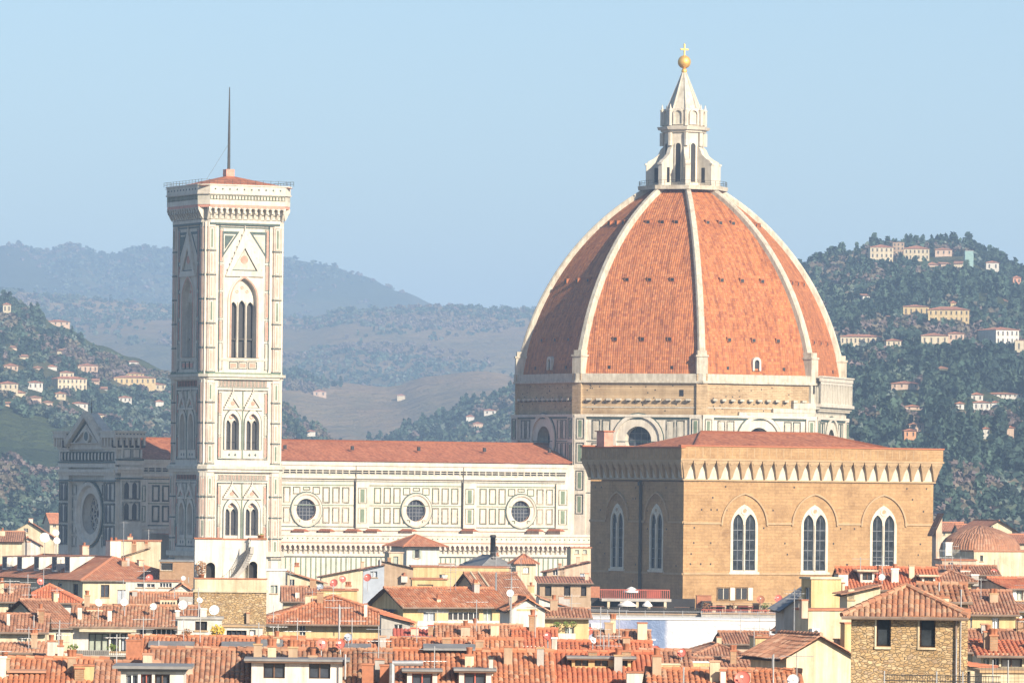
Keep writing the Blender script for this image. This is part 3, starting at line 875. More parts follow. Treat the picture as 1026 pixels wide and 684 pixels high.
# gable + turret blocks
b = MB(); b.M = MF
ga = [(3.9, fz(450)), (NW - 4.6, fz(450)), (NW - 4.6, fz(436)), (rc, fz(413.5)), (3.9, fz(436))]
b.prism(ga, -.5, 1.2, marble)
xm = rc
def off(poly, k): 
    cx_ = sum(p[0] for p in poly) / len(poly); cy_ = sum(p[1] for p in poly) / len(poly)
    return [(p[0] + (cx_ - p[0]) * k, p[1] + (cy_ - p[1]) * k) for p in poly]
for (dx, t, yy, m) in ((0, .9, -1.1, marble), (1.5, .5, -.9, green), (2.6, .8, -1.0, marble)):
    z_ = lambda f: fz(450) + (fz(413.5) - fz(450)) * f
    o = [(3.9 + dx, fz(444) ), (NW - 4.6 - dx, fz(444)), (rc, fz(413.2) - dx * .75)]
    i = [(p[0] + (rc - p[0]) * .14 * t, p[1] + (.15 if k < 2 else -t)) for k, p in enumerate(o)]
    b.ring(o, i, yy, -.5, m)
for q in range(22):     # corbels up the gable slopes
    f = (q + .5) / 22
    for s_ in (3.9, NW - 4.6):
        x = s_ + (rc - s_) * f; z_ = fz(443) + (fz(413) - fz(443)) * f
        b.box(x - .16, x + .16, -1.5, -.5, z_ - .9, z_ + .25, marble)
b.prism(circ(rc, fz(437), 1.3, 12), -1.0, -.5, marble); b.prism(circ(rc, fz(437), .8, 12), -1.05, -.5, green)
b.tube((rc, 0, fz(414)), (rc, 0, fz(399)), .09, iron, 5, .04)
b.build('gable', cath)
for (y0, y1) in ((-.9, 4.9), (NW - 4.1, NW + .9)):
    b = MB()
    zt, z1_, z2_ = fz(431.5), fz(438.5), fz(450)
    b.box(-.9, 3.6, y0 + .3, y1 - .3, z2_, z1_, marble)
    b.box(-1.6, 4.4, y0 - .4, y1 + .2, z1_, z1_ + .35, marble); b.box(-1.5, 4.3, y0 - .3, y1 + .1, z1_ + .35, zt - .3, marble); b.box(-1.65, 4.45, y0 - .45, y1 + .25, zt - .3, zt, marble)
    nx = 5
    for i in range(nx + 1):
        x = -1.4 + 5.6 * i / nx
        b.box(x - .16, x + .16, y0 - .3, y0 + .35, z2_ + .7, z1_, marble)
        b.box(x - .4, x + .4, y0 + .27, y0 + .3, z2_ + .3, z1_ - .4, dark)
    for i in range(5):
        y = y0 + .2 + (y1 - y0 - .5) * i / 4
        b.box(-1.5, -.85, y - .16, y + .16, z2_ + .5, z1_, marble)
    for i in range(9):
        x = -1.3 + i * .66
        b.box(x, x + .3, y0 - .34, y0 - .3, z1_ + .55, zt - .5, green)
    b.build('corner_turret', cath)
# pier at the corner, south side, and panelled wall between pier and tower
b = MB(); b.M = FM(0, 0, 0)
b.box(-.0, 4.0, -.6, 0, 0, fz(450), marble)
for (ya, yb, e, m) in ((463.5, 462, .95, green), (468, 464, .85, marble), (473, 470, 1.15, marble), (476, 473, .85, marble), (482, 480.5, .8, green)):
    b.box(-.85, 4.2, -e, 0, kz(max(ya, yb)), kz(min(ya, yb)), m)
for (ya, yb) in ((485, 501), (505.5, 522)):
    for k in range(2): b.prism(arch(1.1 + k * 1.5, kz(yb), .85, kz(ya) - kz(yb), .8, 5), -.66, -.6, dark)
    b.frame(.3, 3.7, kz(yb + 1), kz(ya - 1.5), .28, -.68, -.6, green)
for k in range(2): b.frame(.4 + k * 1.7, 1.9 + k * 1.7, kz(461.5), kz(452), .16, -.68, -.6, green)
b.build('corner_pier', cath)

# ---- drum: octagon around the crossing
DC = KA.w(0, NW / 2)
dl = hit(Vector((DC.x, DC.y, 60)), KA.u, 681.8)
DX, DY = dl, NW / 2
dz = lambda py: KA.z(py, DX, DY)
Rd = 168.5 / (F / KA.w(DX, DY).y)
print('drum', DX, Rd, KA.w(DX, DY).y)
sD = F / KA.w(DX, DY).y
def octM(i, rad):
    """face i: 0 = south, going counter-clockwise seen from above (1 = south-east)"""
    ap = rad * math.cos(R(22.5)); hw = rad * math.sin(R(22.5))
    return Matrix.Translation((DX, DY, 0)) @ Matrix.Rotation(R(45 * i), 4, 'Z') @ Matrix.Translation((-hw, -ap, 0)), 2 * hw
fy = lambda py, k=0: dz(py)     # centre rows; the rows below were read near the front faces
nearshift = 0
def nz(py): 
    p = KA.w(DX, DY) ; return zat(Vector((p.x, p.y - Rd * .9, 0)), py)
zA, zB, zC_, zD = nz(468), nz(415.5), nz(383.5), nz(374.5)
ZL = 0.0
Rb = Rd * .985
for i in range(8):
    M, fw = octM(i, Rd)
    c = fw / 2
    b = MB(); b.M = M
    oz = nz(441) if i != 7 else nz(441)
    b.face(rect(0, fw, ZL, zB), [circ(c, oz, 2.45, 28)], 0, marble)
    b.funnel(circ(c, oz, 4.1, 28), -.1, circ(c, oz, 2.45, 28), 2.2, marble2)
    b.ring(circ(c, oz, 4.7, 28), circ(c, oz, 4.1, 28), -.35, 0, marble); b.ring(circ(c, oz, 4.9, 28), circ(c, oz, 4.7, 28), -.1, 0, green)
    b.box(0, fw, -.45, 0, zB - .45, zB, marble); b.box(0, fw, -.2, 0, zB - .8, zB - .5, green)
    for x in [c - 7.9, c - 6.0, c - 3.6, c - 1.2, c + 1.2, c + 3.6, c + 6.0, c + 7.9]:
        for (ya, yb) in ((421, 440.5), (444, 463), (472, 492), (496, 516)):
            if ya < 465 and abs(x - c) < 5.6: continue
            b.frame(x - .8, x + .8, nz(yb), nz(ya), .2, -.08, 0, green); b.box(x - .42, x + .42, -.05, 0, nz(yb - 2), nz(ya + 2), marble2)
    for ya in (442.3, 467, 494): b.box(0, fw, -.10, 0, nz(ya + .7), nz(ya), green)
    b.box(0, fw, -.55, 0, nz(470), nz(467.5), marble)
    for (s_) in (0, 1):
        x0 = 0.0 if s_ == 0 else fw - 2.2
        b.box(x0 + (0 if s_ else 0), x0 + 2.2, -.4, 0, ZL, zB, marble)
        for (ya, yb) in ((419.5, 440.5), (444, 465), (472, 492), (496, 516)):
            b.frame(x0 + .35, x0 + 1.85, nz(yb), nz(ya), .16, -.48, -.4, green); b.box(x0 + .8, x0 + 1.4, -.45, -.4, nz(yb - 2), nz(ya + 2), greenp)
    wl = b.build('drum_wall', cath)
    g_ = MB(); g_.M = M; g_.prism(circ(c, oz, 2.45, 28), 2.25, 2.4, glassd)
    for k in (-1.2, 0, 1.2): g_.box(c + k - .05, c + k + .05, 2.18, 2.24, oz - 2.1, oz + 2.1, lead); g_.box(c - 2.1, c + 2.1, 2.18, 2.24, oz + k - .05, oz + k + .05, lead)
    g_.build('round_window', cath)
    # rough masonry band (or the finished gallery on the south-east face)
    M2, fw2 = octM(i, Rb)
    b = MB(); b.M = M2; c = fw2 / 2
    if i == 1:
        b.box(0, fw2, -.2, .3, zB, zC_ - 1.6, marble)
        b.box(-.6, fw2 + .6, -1.7, .3, nz(405.5), nz(402.5), marble); b.box(-.5, fw2 + .5, -1.2, .3, nz(408), nz(405.5), marble2)
        b.box(-.4, fw2 + .4, -1.5, -1.1, nz(379.5), nz(375.5), marble); b.box(-.5, fw2 + .5, -1.7, -1.0, nz(375.5), nz(374), marble)
        o = rect(-.4, fw2 + .4, nz(402.5), nz(379.5))
        nA = 20; hs = [arch(-.4 + (fw2 + .8) * (k + .5) / nA, nz(401.5), .72, nz(382) - nz(401.5), .5, 5) for k in range(nA)]
        b.face(o, hs, -1.35, marble)
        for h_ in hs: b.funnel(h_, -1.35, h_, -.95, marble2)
        b.box(0, fw2, -.3, .2, zB, zD, marble2)
        for k in range(26): b.box(.2 + k * fw2 / 26, .5 + k * fw2 / 26, -1.1, -.2, nz(410), nz(408), marble)
    else:
        b.face(rect(0, fw2, zB, zC_), [], 0, rough)
        b.box(0, fw2, .0, .9, zB - .3, zB + .02, roughl)
        b.box(0, fw2, -.12, 0, nz(408.7), nz(407.6), roughl) if i in (0, 7) else None
        for k in range(11):
            x = 2.4 + (fw2 - 4.8) * k / 10
            b.box(x - .42, x + .42, -.75, 0, nz(401.5), nz(399.4), roughl); b.box(x - .2, x + .2, -.6, 0, nz(402.6), nz(401.5), dark)
        if i == 0:
            b.box(fw2 * .32, fw2, -.55, 0, zB, nz(412), marble2); b.box(fw2 * .62, fw2, -.65, 0, nz(412), nz(408), marble2); b.box(fw2 * .80, fw2, -.75, 0, nz(408), nz(402), marble2)
        if i == 7: b.box(fw2 * .82, fw2 * .82 + .8, -.04, 0, nz(397), nz(390.5), dark)
        if i == 1: pass
        for _ in range(26):
            x = random.uniform(1, fw2 - 1); z_ = random.uniform(zB + .5, zC_ - .5)
            b.box(x, x + .22, -.03, .0, z_, z_ + .22, dark)
    b.build('drum_band', cath)
    b = MB(); b.M = M2
    b.box(-.1, fw2 + .1, -.35, .8, zC_, zD, roughl if i != 1 else marble2); b.box(-.15, fw2 + .15, -.55, 0, zC_ - .05, zC_ + .35, roughl)
    b.build('drum_cornice', cath)
# ---- dome shell
r0 = 160.8 / sD; rt = 37.5 / sD
zd0 = zD - .2; zd1 = dz(190)
h_ = zd1 - zd0
cc = 95.1 / sD; kk = 38.7 / sD; RA = 259.9 / sD
a_lo, a_hi = math.asin(kk / RA), math.asin((kk + h_) / RA)
def drad(z): return math.sqrt(max(0, RA * RA - (z - zd0 + kk) ** 2)) - cc
NZ = 28
for i in range(8):
    b = MB(); NXs = 12
    vs = []; uv = []
    arc = 0; pz = None
    for j in range(NZ + 1):
        a = a_lo + (a_hi - a_lo) * j / NZ
        z = zd0 - kk + RA * math.sin(a); rr = RA * math.cos(a) - cc
        arc = RA * a
        M, fw = octM(i, rr)
        for k in range(NXs + 1):
            vs.append(M @ Vector((fw * k / NXs, 0, z))); uv.append((fw * (k / NXs - .5), arc))
    fs = []; us = []
    for j in range(NZ):
        for k in range(NXs):
            q = j * (NXs + 1) + k; f = (q, q + 1, q + NXs + 2, q + NXs + 1); fs.append(f); us.append([uv[x] for x in f])
    b.add(vs, fs, domet, us, False)
    seg = b.build('dome_shell', cath)
    # the small round vents, framed
    for row, yy in enumerate((226, 284.5, 343.5)):
        z = dz(yy); rr = drad(z); M, fw = octM(i, rr)
        tilt = 0
        for q in (-.235, 0, .235):
            b = MB(); b.M = M @ Matrix.Translation((fw * (.5 + q), 0, z)) @ Matrix.Rotation(-tilt * 0, 4, 'X')
            b.box(-.42, .42, -.32, 1.0, -.32, .42, domet); b.box(-.32, .32, -.335, -.30, -.26, .28, dark)
            b.box(-.5, .5, -.34, .6, .42, .52, domet)
            b.build('vent', seg)
    z = dz(368); rr = drad(z); M, fw = octM(i, rr)
    b = MB(); b.M = M; c = fw / 2
    if i in (0, 6):
        b.ring(arch(c, z - 1.0, 1.7, 2.5, .5, 5), arch(c, z - 1.0, 1.0, 2.0, .5, 5), -.5, .6, marble); b.prism(arch(c, z - 1, 1.0, 2.0, .5, 5), -.1, 0, dark)
        b.build('hatch', seg)
    for q in (-.26, .26):
        b = MB(); b.M = M; b.box(c + q * fw - .22, c + q * fw + .22, -.2, .5, z - .9, z - .3, dark); b.build('vent', seg)
# ---- ribs
for i in range(8):
    b = MB(); vs = []; fs = []
    ang = R(45 * i - 22.5)
    dirv = Vector((math.sin(ang), -math.cos(ang), 0)); sv = Vector((math.cos(ang), math.sin(ang), 0))
    for j in range(NZ + 1):
        a = a_lo + (a_hi - a_lo) * j / NZ
        z = zd0 - kk + RA * math.sin(a); rr = RA * math.cos(a) - cc
        nrm = dirv * math.cos(a) + Vector((0, 0, 1)) * math.sin(a)
        hw = .70 - .18 * j / NZ
        P = Vector((DX, DY, 0)) + dirv * rr + Vector((0, 0, z))
        for (s_, d_) in ((-hw, -.6), (-hw, .55), (-hw * .6, .85), (hw * .6, .85), (hw, .55), (hw, -.6)):
            vs.append(P + sv * s_ + nrm * d_)
    for j in range(NZ):
        for k in range(5):
            q = j * 6 + k; fs.append((q, q + 1, q + 7, q + 6))
    b.add(vs, fs, ribm); rib = b.build('rib', cath)
    # foot of the rib and the pier under it
    Mx = Matrix.Translation((DX, DY, 0)) @ Matrix.Rotation(ang, 4, 'Z') @ Matrix.Translation((0, -r0, 0))
    b = MB(); b.M = Mx
    b.box(-1.0, 1.0, -1.1, 1.6, zD, nz(357), ribm); b.box(-1.15, 1.15, -1.25, 1.6, nz(357.5), nz(355.6), ribm); b.box(-.85, .85, -.9, 1.6, nz(355.6), nz(351), ribm)
    b.build('rib_foot', rib)
    b = MB(); b.M = Mx
    b.box(-1.0, 1.0, -1.05, 2, zB, zD - .01, rough if i not in (1, 2) else marble2)
    b.box(-1.15, 1.15, -1.15, 2, zB - .6, zB + .01, marble)
    if i in (1, 2): b.prism(arch(0, nz(392.5), .9, nz(383) - nz(392.5), .5, 5), -1.09, -1.04, dark)
    b.build('drum_pier', cath)
# ---- lantern
lan = MB(); lc = (DX, DY)
lzz = dz
a22 = R(22.5)
lan.lathe([(rt + 1.4, lzz(191.5)), (rt + 1.5, lzz(187.5)), (0.1, lzz(187.3))], ribm, 8, lc, a22, False)
lan.lathe([(4.3, lzz(188)), (4.3, lzz(184)), (3.75, lzz(183)), (3.75, lzz(134)), (4.25, lzz(133.2)), (4.25, lzz(131.5)), (4.75, lzz(131)), (4.95, lzz(128.2)), (4.1, lzz(127.5)), (3.9, lzz(127)), (3.9, lzz(110)), (3.1, lzz(109.5))], marble, 8, lc, a22, False)
lanob = lan.build('lantern', cath)
for i in range(8):
    M = Matrix.Translation((DX, DY, 0)) @ Matrix.Rotation(R(45 * i), 4, 'Z')
    b = MB(); ap = 3.75 * math.cos(a22); b.M = M @ Matrix.Translation((0, -ap, 0))
    wp = arch(0, lzz(184), 1.0, lzz(144.5) - lzz(184), .5, 6)
    b.prism(wp, -.03, .02, dark); b.ring(arch(0, lzz(184), 1.35, lzz(143.2) - lzz(184), .5, 6), wp, -.22, 0, marble)
    b.build('lantern_window', lanob)
    # buttress with volute at each corner
    Mx = Matrix.Translation((DX, DY, 0)) @ Matrix.Rotation(R(45 * i + 22.5), 4, 'Z')
    b = MB(); b.M = Mx @ Matrix.Rotation(R(-90), 4, 'Z')
    pr = [(3.6, lzz(187.4)), (6.9, lzz(187.4)), (6.9, lzz(165.5)), (6.5, lzz(162.5)), (5.6, lzz(160)), (4.7, lzz(156)), (4.2, lzz(150)), (3.6, lzz(147))]
    b.prism(pr, -.42, .42, marble)
    b.prism([(4.6, lzz(184)), (5.4, lzz(184)), (5.4, lzz(169)), (4.6, lzz(169))], -.44, .44, dark)
    b.box(6.75, 7.1, -.5, .5, lzz(166.5), lzz(164.5), marble)
    b.tube((4.0, 0, lzz(147)), (4.0, 0, lzz(134)), .42, marble, 6)
    b.build('lantern_buttress', lanob)
    b = MB(); b.M = b_M = Mx
    b.tube((0, -4.0, lzz(127)), (0, -4.0, lzz(112)), .38, marble, 6); b.tube((0, -4.0, lzz(112)), (0, -4.0, lzz(105.5)), .3, marble, 6, .05)
    b.lathe([(.05, lzz(113)), (.45, lzz(112)), (.45, lzz(111)), (.05, lzz(110))], marble, 6, (0, -4.0))
    b.build('pinnacle', lanob)
    b = MB(); b.M = M @ Matrix.Translation((0, -3.9 * math.cos(a22), 0))
    nc = arch(0, lzz(125.5), 1.35, lzz(112) - lzz(125.5), .5, 6)
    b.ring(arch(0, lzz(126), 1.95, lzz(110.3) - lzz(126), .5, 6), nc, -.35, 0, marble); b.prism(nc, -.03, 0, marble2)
    b.build('niche', lanob)
b = MB()
b.lathe([(3.25, lzz(111)), (2.9, lzz(108)), (.42, lzz(73.5)), (.35, lzz(71))], marble2, 8, lc, a22, False)
for i in range(8):
    a = R(45 * i) + a22
    b.tube((DX + 3.2 * math.cos(a), DY + 3.2 * math.sin(a), lzz(111)), (DX + .4 * math.cos(a), DY + .4 * math.sin(a), lzz(73)), .17, marble, 5, .08)
b.build('spire', lanob)
b = MB(); zb_ = lzz(62.3); rb_ = 1.22
b.lathe([(.30, lzz(74)), (.55, lzz(71.5)), (.35, lzz(69))] + [(max(.02, rb_ * math.cos(t)), zb_ + rb_ * math.sin(t)) for t in [R(-80 + 160 * k / 12) for k in range(13)]], gold, 20, lc)
b.build('golden_ball', lanob)
b = MB(); b.box(DX - .12, DX + .12, DY - .1, DY + .1, zb_ + 1.1, lzz(44.5), gold); 
Mx = FM(DX, DY, 0); b.M = Mx; b.box(-.75, .75, -.11, .11, lzz(50.4), lzz(49.0), gold)
for (x, z_) in ((-.75, lzz(49.7)), (.75, lzz(49.7)), (0, lzz(44.6))): b.lathe([(.03, z_ - .18), (.17, z_), (.03, z_ + .18)], gold, 8, (x, 0))
b.build('cross', lanob)
b = MB()
n = 40
for k in range(n):
    a = 2 * math.pi * k / n; a2 = 2 * math.pi * (k + 1) / n; r_ = rt + 1.2
    p = (DX + r_ * math.cos(a), DY + r_ * math.sin(a)); q = (DX + r_ * math.cos(a2), DY + r_ * math.sin(a2))
    b.tube((*p, lzz(187.4)), (*p, lzz(182.6)), .035, iron, 4)
    b.tube((*p, lzz(182.6)), (*q, lzz(182.6)), .035, iron, 4); b.tube((*p, lzz(185)), (*q, lzz(185)), .025, iron, 4)
b.build('railing', lanob)

# ================================================================ granary church (front right)
OA = Fr(685.0, 500, 800, 28)
OL = OA.xat(935, 500); OW = OA.yat(591.5, 500)
oz_ = lambda py: OA.z(py, OL * .45, 0)
ozl = lambda py: OA.z(py, 0, OW * .5)
print('ors', OL, OW)
ors = thing('granary_church', 'square sandstone hall with white twin-light windows and corbelled top, before the dome', 'church', OA.o, OA.th)
def two_light(M, x, z0, z1, wd, par):
    b = MB(); b.M = M; h = z1 - z0
    po = arch(x, z0, wd, h, .78, 8)
    lw = wd * .40
    ls = [arch(x + s_ * wd * .225, z0 + .25, lw * .92, h * .83, .95, 6) for s_ in (-1, 1)]
    b.face(po, ls, -.06, plaw)
    b.funnel(po, -.06, po, .02, plaw)
    for l_ in ls: b.funnel(l_, -.06, l_, .20, plaw)
    b.ring(circ(x, z0 + h * .90, wd * .13, 14), circ(x, z0 + h * .90, wd * .075, 14), -.14, -.06, plaw)
    b.prism(circ(x, z0 + h * .90, wd * .06, 10), -.08, -.055, sandp)
    b.tube((x, -.1, z0 + .2), (x, -.1, z0 + h * .70), .14, plaw, 6)
    b.box(x - wd * .55, x + wd * .55, -.2, 0, z0 - .3, z0 + .02, plaw)
    fr = b.build('window', par)
    g_ = MB(); g_.M = M
    for l_ in ls: g_.prism(l_, .17, .23, glassb)
    for s_ in (-1, 1):
        for q in range(1, 5):
            zz = z0 + .25 + h * .83 * q / 5.6
            g_.box(x + s_ * wd * .225 - lw * .46, x + s_ * wd * .225 + lw * .46, .12, .16, zz - .04, zz + .04, lead)
        g_.box(x + s_ * wd * .225 - .03, x + s_ * wd * .225 + .03, .12, .16, z0 + .3, z0 + h * .8, lead)
    g_.build('pane', fr)
ofs = [(FM(0, 0, 0), OL, [(745.5, ), (816, ), (885, )], oz_, 1), (FM(0, OW, R(270)), OW, [(618.6, ), (657.8, )], ozl, 0), (FM(OL, 0, R(90)), OW, [], oz_, 2), (FM(OL, OW, R(180)), OL, [], oz_, 3)]
for M, Ln, ws, zf_, kind in ofs:
    if kind == 1: xs = [OA.xat(p[0], 535) for p in ws]; wd = 27 / (OL and (250 / OL)); rw = 46.5 / (250 / OL); ys = (573, 505.5, 493.8, 524.5)
    elif kind == 0: xs = [OW - OA.yat(p[0], 535) for p in ws]; wd = 13.6 / (93.5 / OW); rw = 23.5 / (93.5 / OW); ys = (570, 504, 492, 522)
    else: xs = [Ln * k for k in ((.25, .75) if Ln == OW else (.22, .5, .78))]; wd = 3.6; rw = 6.0; ys = (573, 505.5, 493.8, 524.5)
    b = MB(); b.M = M
    hs = [arch(x, zf_(ys[0]), wd, zf_(ys[1]) - zf_(ys[0]), .78, 8) for x in xs]
    b.face(rect(0, Ln, 0, zf_(482)), hs, 0, sand)
    for hl in hs: b.funnel(hl, 0, hl, .6, sand)
    for x in xs:
        o = arch(x, zf_(ys[3]), rw, zf_(ys[2]) - zf_(ys[3]), .62, 10); i_ = arch(x, zf_(ys[3]), rw - .5, zf_(ys[2]) - zf_(ys[3]) - .25, .62, 10)
        # hood mould above the spring line, open at the foot
        o2, i2 = o[2:], i_[2:]; nn = len(o2)
        vs = [(p[0], -.22, p[1]) for p in o2] + [(p[0], -.22, p[1]) for p in i2] + [(p[0], 0, p[1]) for p in o2] + [(p[0], 0, p[1]) for p in i2]
        fs = []
        for k in range(nn - 1): fs += [(k, k + 1, k + 1 + nn, k + nn), (k, k + 1, k + 1 + 2 * nn, k + 2 * nn), (k + nn, k + 1 + nn, k + 1 + 3 * nn, k + 3 * nn)]
        b.add(vs, fs, sandp)
    # string courses, broken at the windows
    for yy in (ys[3], 574.5 if kind == 1 else 573):
        ed = [0]
        for x in sorted(xs): 
            gap = (rw if yy == ys[3] else wd * 1.1) / 2
            ed += [x - gap, x + gap]
        ed.append(Ln)
        for k in range(0, len(ed), 2): b.box(ed[k], ed[k + 1], -.16, 0, zf_(yy) - .14, zf_(yy) + .14, sandp)
    b.box(-.2, Ln + .2, -.28, 0, zf_(482.5 if kind else 480.5), zf_(481 if kind else 479), sandp)
    for _ in range(int(Ln * 1.1)):     # putlog holes
        x = random.uniform(1, Ln - 1); z_ = zf_(random.choice((489, 500, 512, 530, 545, 556, 566, 583)))
        if all(abs(x - q) > wd * .6 for q in xs): b.box(x, x + .2, -.02, 0, z_, z_ + .24, dark)
    b.build('wall', ors)
    for x in xs: two_light(M, x, zf_(ys[0]), zf_(ys[1]), wd, ors)
    # corbelled top: white cove with brown brackets, then parapet
    b = MB(); b.M = M
    e = .95
    zq0, zq1, zq2 = zf_(481 if kind else 479), zf_(462), zf_(448.5)
    b.add([(-.0, 0, zq0), (Ln, 0, zq0), (Ln + .3, -.32, zq1 - .2), (-.3, -.32, zq1 - .2)], [(0, 1, 2, 3)], plaw)
    nb = 22 if Ln > 30 else 15
    for k in range(nb + 1):
        x = Ln * k / nb
        w1, w2 = .13, Ln / nb * .46
        vs = []
        # tapered bracket: narrow at the foot, wide under the parapet
        for (zz, hw, yy) in ((zq0 + .1, w1, -.35), (zq0 + (zq1 - zq0) * .5, w2 * .5, -.62), (zq1 - .3, w2, -e), (zq1, w2, -e)):
            vs += [(x - hw, 0, zz), (x + hw, 0, zz), (x + hw, yy, zz), (x - hw, yy, zz)]
        fs = [(0, 1, 2, 3)]
        for q in range(3):
            for r__ in range(4): fs.append((q * 4 + r__, q * 4 + (r__ + 1) % 4, q * 4 + 4 + (r__ + 1) % 4, q * 4 + 4 + r__))
        b.add(vs, fs, sandp)
    step = Ln / nb
    for k in range(nb):
        x = step * (k + .5)
        o = rect(x - step / 2, x + step / 2, zq1 - .5, zq1); ar = arch(x, zq1 - .5 + .01, step * .5, .38, .6, 5)
        b.face(o, [ar], -e + .02, sandp); b.funnel(ar, -e + .02, ar, -.3, sandp)
    b.box(-e, Ln + e, -e, .3 - 0, zq1, zq2, sandp) if False else b.add(
        [(-e, -e, zq1), (Ln + e, -e, zq1), (Ln + e, -e, zq2), (-e, -e, zq2), (-e + .5, -e + .5, zq2), (Ln + e - .5, -e + .5, zq2), (0, 0, zq1), (Ln, 0, zq1)],
        [(0, 1, 2, 3), (3, 2, 5, 4), (0, 1, 7, 6)], sand)
    b.box(-e - .12, Ln + e + .12, -e - .1, -e, zq1 - .05, zq1 + .22, sandp)
    b.box(-e - .15, Ln + e + .15, -e - .14, -e + .6, zq2, zq2 + .18, navet)
    for k in range(int(Ln / 1.15)): b.box(k * 1.15, k * 1.15 + .12, -e - .03, -e, zq1 + .4, zq2 - .2, sandp)
    b.build('corbelled_parapet', ors)
b = MB()
e = -3.2; ze = oz_(450.5)
xr0, xr1 = OA.xat(702, 440, OW / 2), OA.xat(819, 440, OW / 2); zr_ = OA.z(433.8, OL * .5, OW / 2)
roofpatch(b, (-e, -e, ze), (OL + e, -e, ze), (xr1, OW / 2, zr_), (xr0, OW / 2, zr_), navet)
roofpatch(b, (OL + e, OW + e, ze), (-e, OW + e, ze), (xr0, OW / 2, zr_), (xr1, OW / 2, zr_), navet)
for (p, q, a) in (((-e, OW + e, ze), (-e, -e, ze), (xr0, OW / 2, zr_)), ((OL + e, -e, ze), (OL + e, OW + e, ze), (xr1, OW / 2, zr_))):
    b.add([p, q, a], [(0, 1, 2)], navet, [[(0, 0), (OW, 0), (OW / 2, 14)]])
b.tube((xr0, OW / 2, zr_), (xr1, OW / 2, zr_), .25, navet, 6); b.tube((-e, -e, ze), (xr0, OW / 2, zr_), .22, navet, 6)
b.tube((OL + e, -e, ze), (xr1, OW / 2, zr_), .22, navet, 6)
orf = b.build('roof', ors)
b = MB(); yb = OA.yat(607, 440, 2.0); zb = OA.z(447, 2.0, yb)
b.box(1.2, 2.6, yb - 1.0, yb + 1.2, zb - .4, OA.z(432, 2, yb), pink); b.box(1.0, 2.8, yb - 1.2, yb + 1.4, OA.z(432.3, 2, yb), OA.z(431.3, 2, yb), navet)
b.build('chimney', orf)
b = MB(); yb = OW - (OW - OA.yat(642.8, 535)); b.tube((-.22, yb, 5), (-.22, yb, ozl(481)), .22, iron, 6); b.box(-.55, -.05, yb - .3, yb + .3, ozl(486), ozl(482), iron); b.build('downpipe', ors)
# pair of shuttered windows low on the front
for px_ in (724.5, 742.5):
    x = OA.xat(px_, 595); b = MB(); b.M = FM(0, 0, 0)
    b.frame(x - 1.0, x + 1.0, oz_(601), oz_(588), .18, -.16, 0, plaw); fr = b.build('small_window', ors)
    b = MB(); b.M = FM(0, 0, 0); b.box(x - .82, x + .82, -.05, -.02, oz_(600), oz_(589), dark); b.box(x - .05, x + .05, -.09, -.04, oz_(600), oz_(589), plaw); b.build('pane', fr)
    b = MB(); b.M = FM(0, 0, 0); b.box(x + 1.02, x + 1.75, -.2, -.14, oz_(601), oz_(588.5), plaw); b.build('shutter', fr)
# ================================================================ town roofs
T_A = tiles('roof_tiles_orange', ((.30, .10, .045), (.48, .155, .06), (.58, .23, .11), (.38, .11, .045), (.52, .18, .07), (.56, .33, .21), (.44, .14, .06)), .24, .42, 0, .9)
T_D = tiles('roof_tiles_weathered', ((.22, .10, .06), (.40, .16, .08), (.50, .24, .14), (.30, .12, .07), (.48, .30, .19), (.36, .20, .12)), .24, .42, 0, 1.0, (.24, .21, .15))
T_E = tiles('roof_tiles_pale', ((.46, .20, .11), (.56, .28, .16), (.40, .16, .08), (.60, .38, .25), (.50, .20, .10)), .24, .42, 0, .9)
T_B = tiles('roof_tiles_brown', ((.24, .10, .06), (.38, .16, .09), (.46, .22, .13), (.28, .11, .06), (.40, .19, .12), (.50, .31, .21)), .24, .42, 0, .95)
glassv = plain('far_window', (.10, .09, .085), .6)
T_C = tiles('roof_tiles_red', ((.50, .12, .05), (.58, .17, .07), (.42, .095, .04), (.56, .22, .11)), .24, .42, 0, .7)
T_F = tiles('roof_tiles_far', ((.42, .13, .06), (.52, .19, .09), (.36, .11, .05), (.54, .25, .14)), .30, .50, .07, .7)
T_G = tiles('roof_tiles_far_brown', ((.34, .14, .075), (.44, .20, .11), (.28, .11, .06), (.48, .25, .16)), .30, .50, .07, .85)
cream = stone('cream_plaster', (.48, .39, .26), (.63, .54, .38), (.70, .62, .47), .5, .75)
yellow = stone('yellow_plaster', (.50, .36, .17), (.62, .47, .24), (.68, .54, .31), .5, .75)
white = stone('white_plaster', (.54, .51, .46), (.68, .65, .59), (.76, .73, .68), .6, .75)
pinkp = stone('pink_plaster', (.48, .33, .24), (.60, .44, .33), (.66, .52, .41), .6, .75)
greyp = stone('grey_plaster', (.30, .28, .26), (.42, .40, .37), (.50, .47, .43), .6, .5)
brownp = stone('brown_plaster', (.30, .21, .14), (.42, .30, .20), (.50, .38, .27), .6, .5)
rubble = fieldstone('rubble_stone', ((.34, .215, .11), (.52, .36, .18), (.42, .28, .14), (.60, .45, .26), (.40, .29, .19)), (.40, .29, .17))
brick = masonry('brick_wall', ((.48, .29, .17), (.40, .23, .13)), (.42, .32, .22), .3, .09, .01)
slate = plain('grey_sheet_roof', (.24, .235, .23), .6, .1, .25, 1.5)
woodb = plain('brown_wood', (.16, .085, .05), .6, 0, .3, 3)
shutg = plain('grey_green_shutter', (.34, .38, .32), .6, 0, .2, 3)
shutb = plain('brown_shutter', (.20, .11, .07), .6, 0, .2, 3)
glass = plain('dark_window_glass', (.05, .06, .08), .08, 0, .4, 2)
terra = plain('terracotta', (.40, .16, .085), .8, 0, .25, 4)
redp = plain('red_dish_paint', (.62, .16, .12), .5, 0, .1, 2)
whitep = plain('white_paint', (.80, .80, .78), .45, 0, .06, 2)
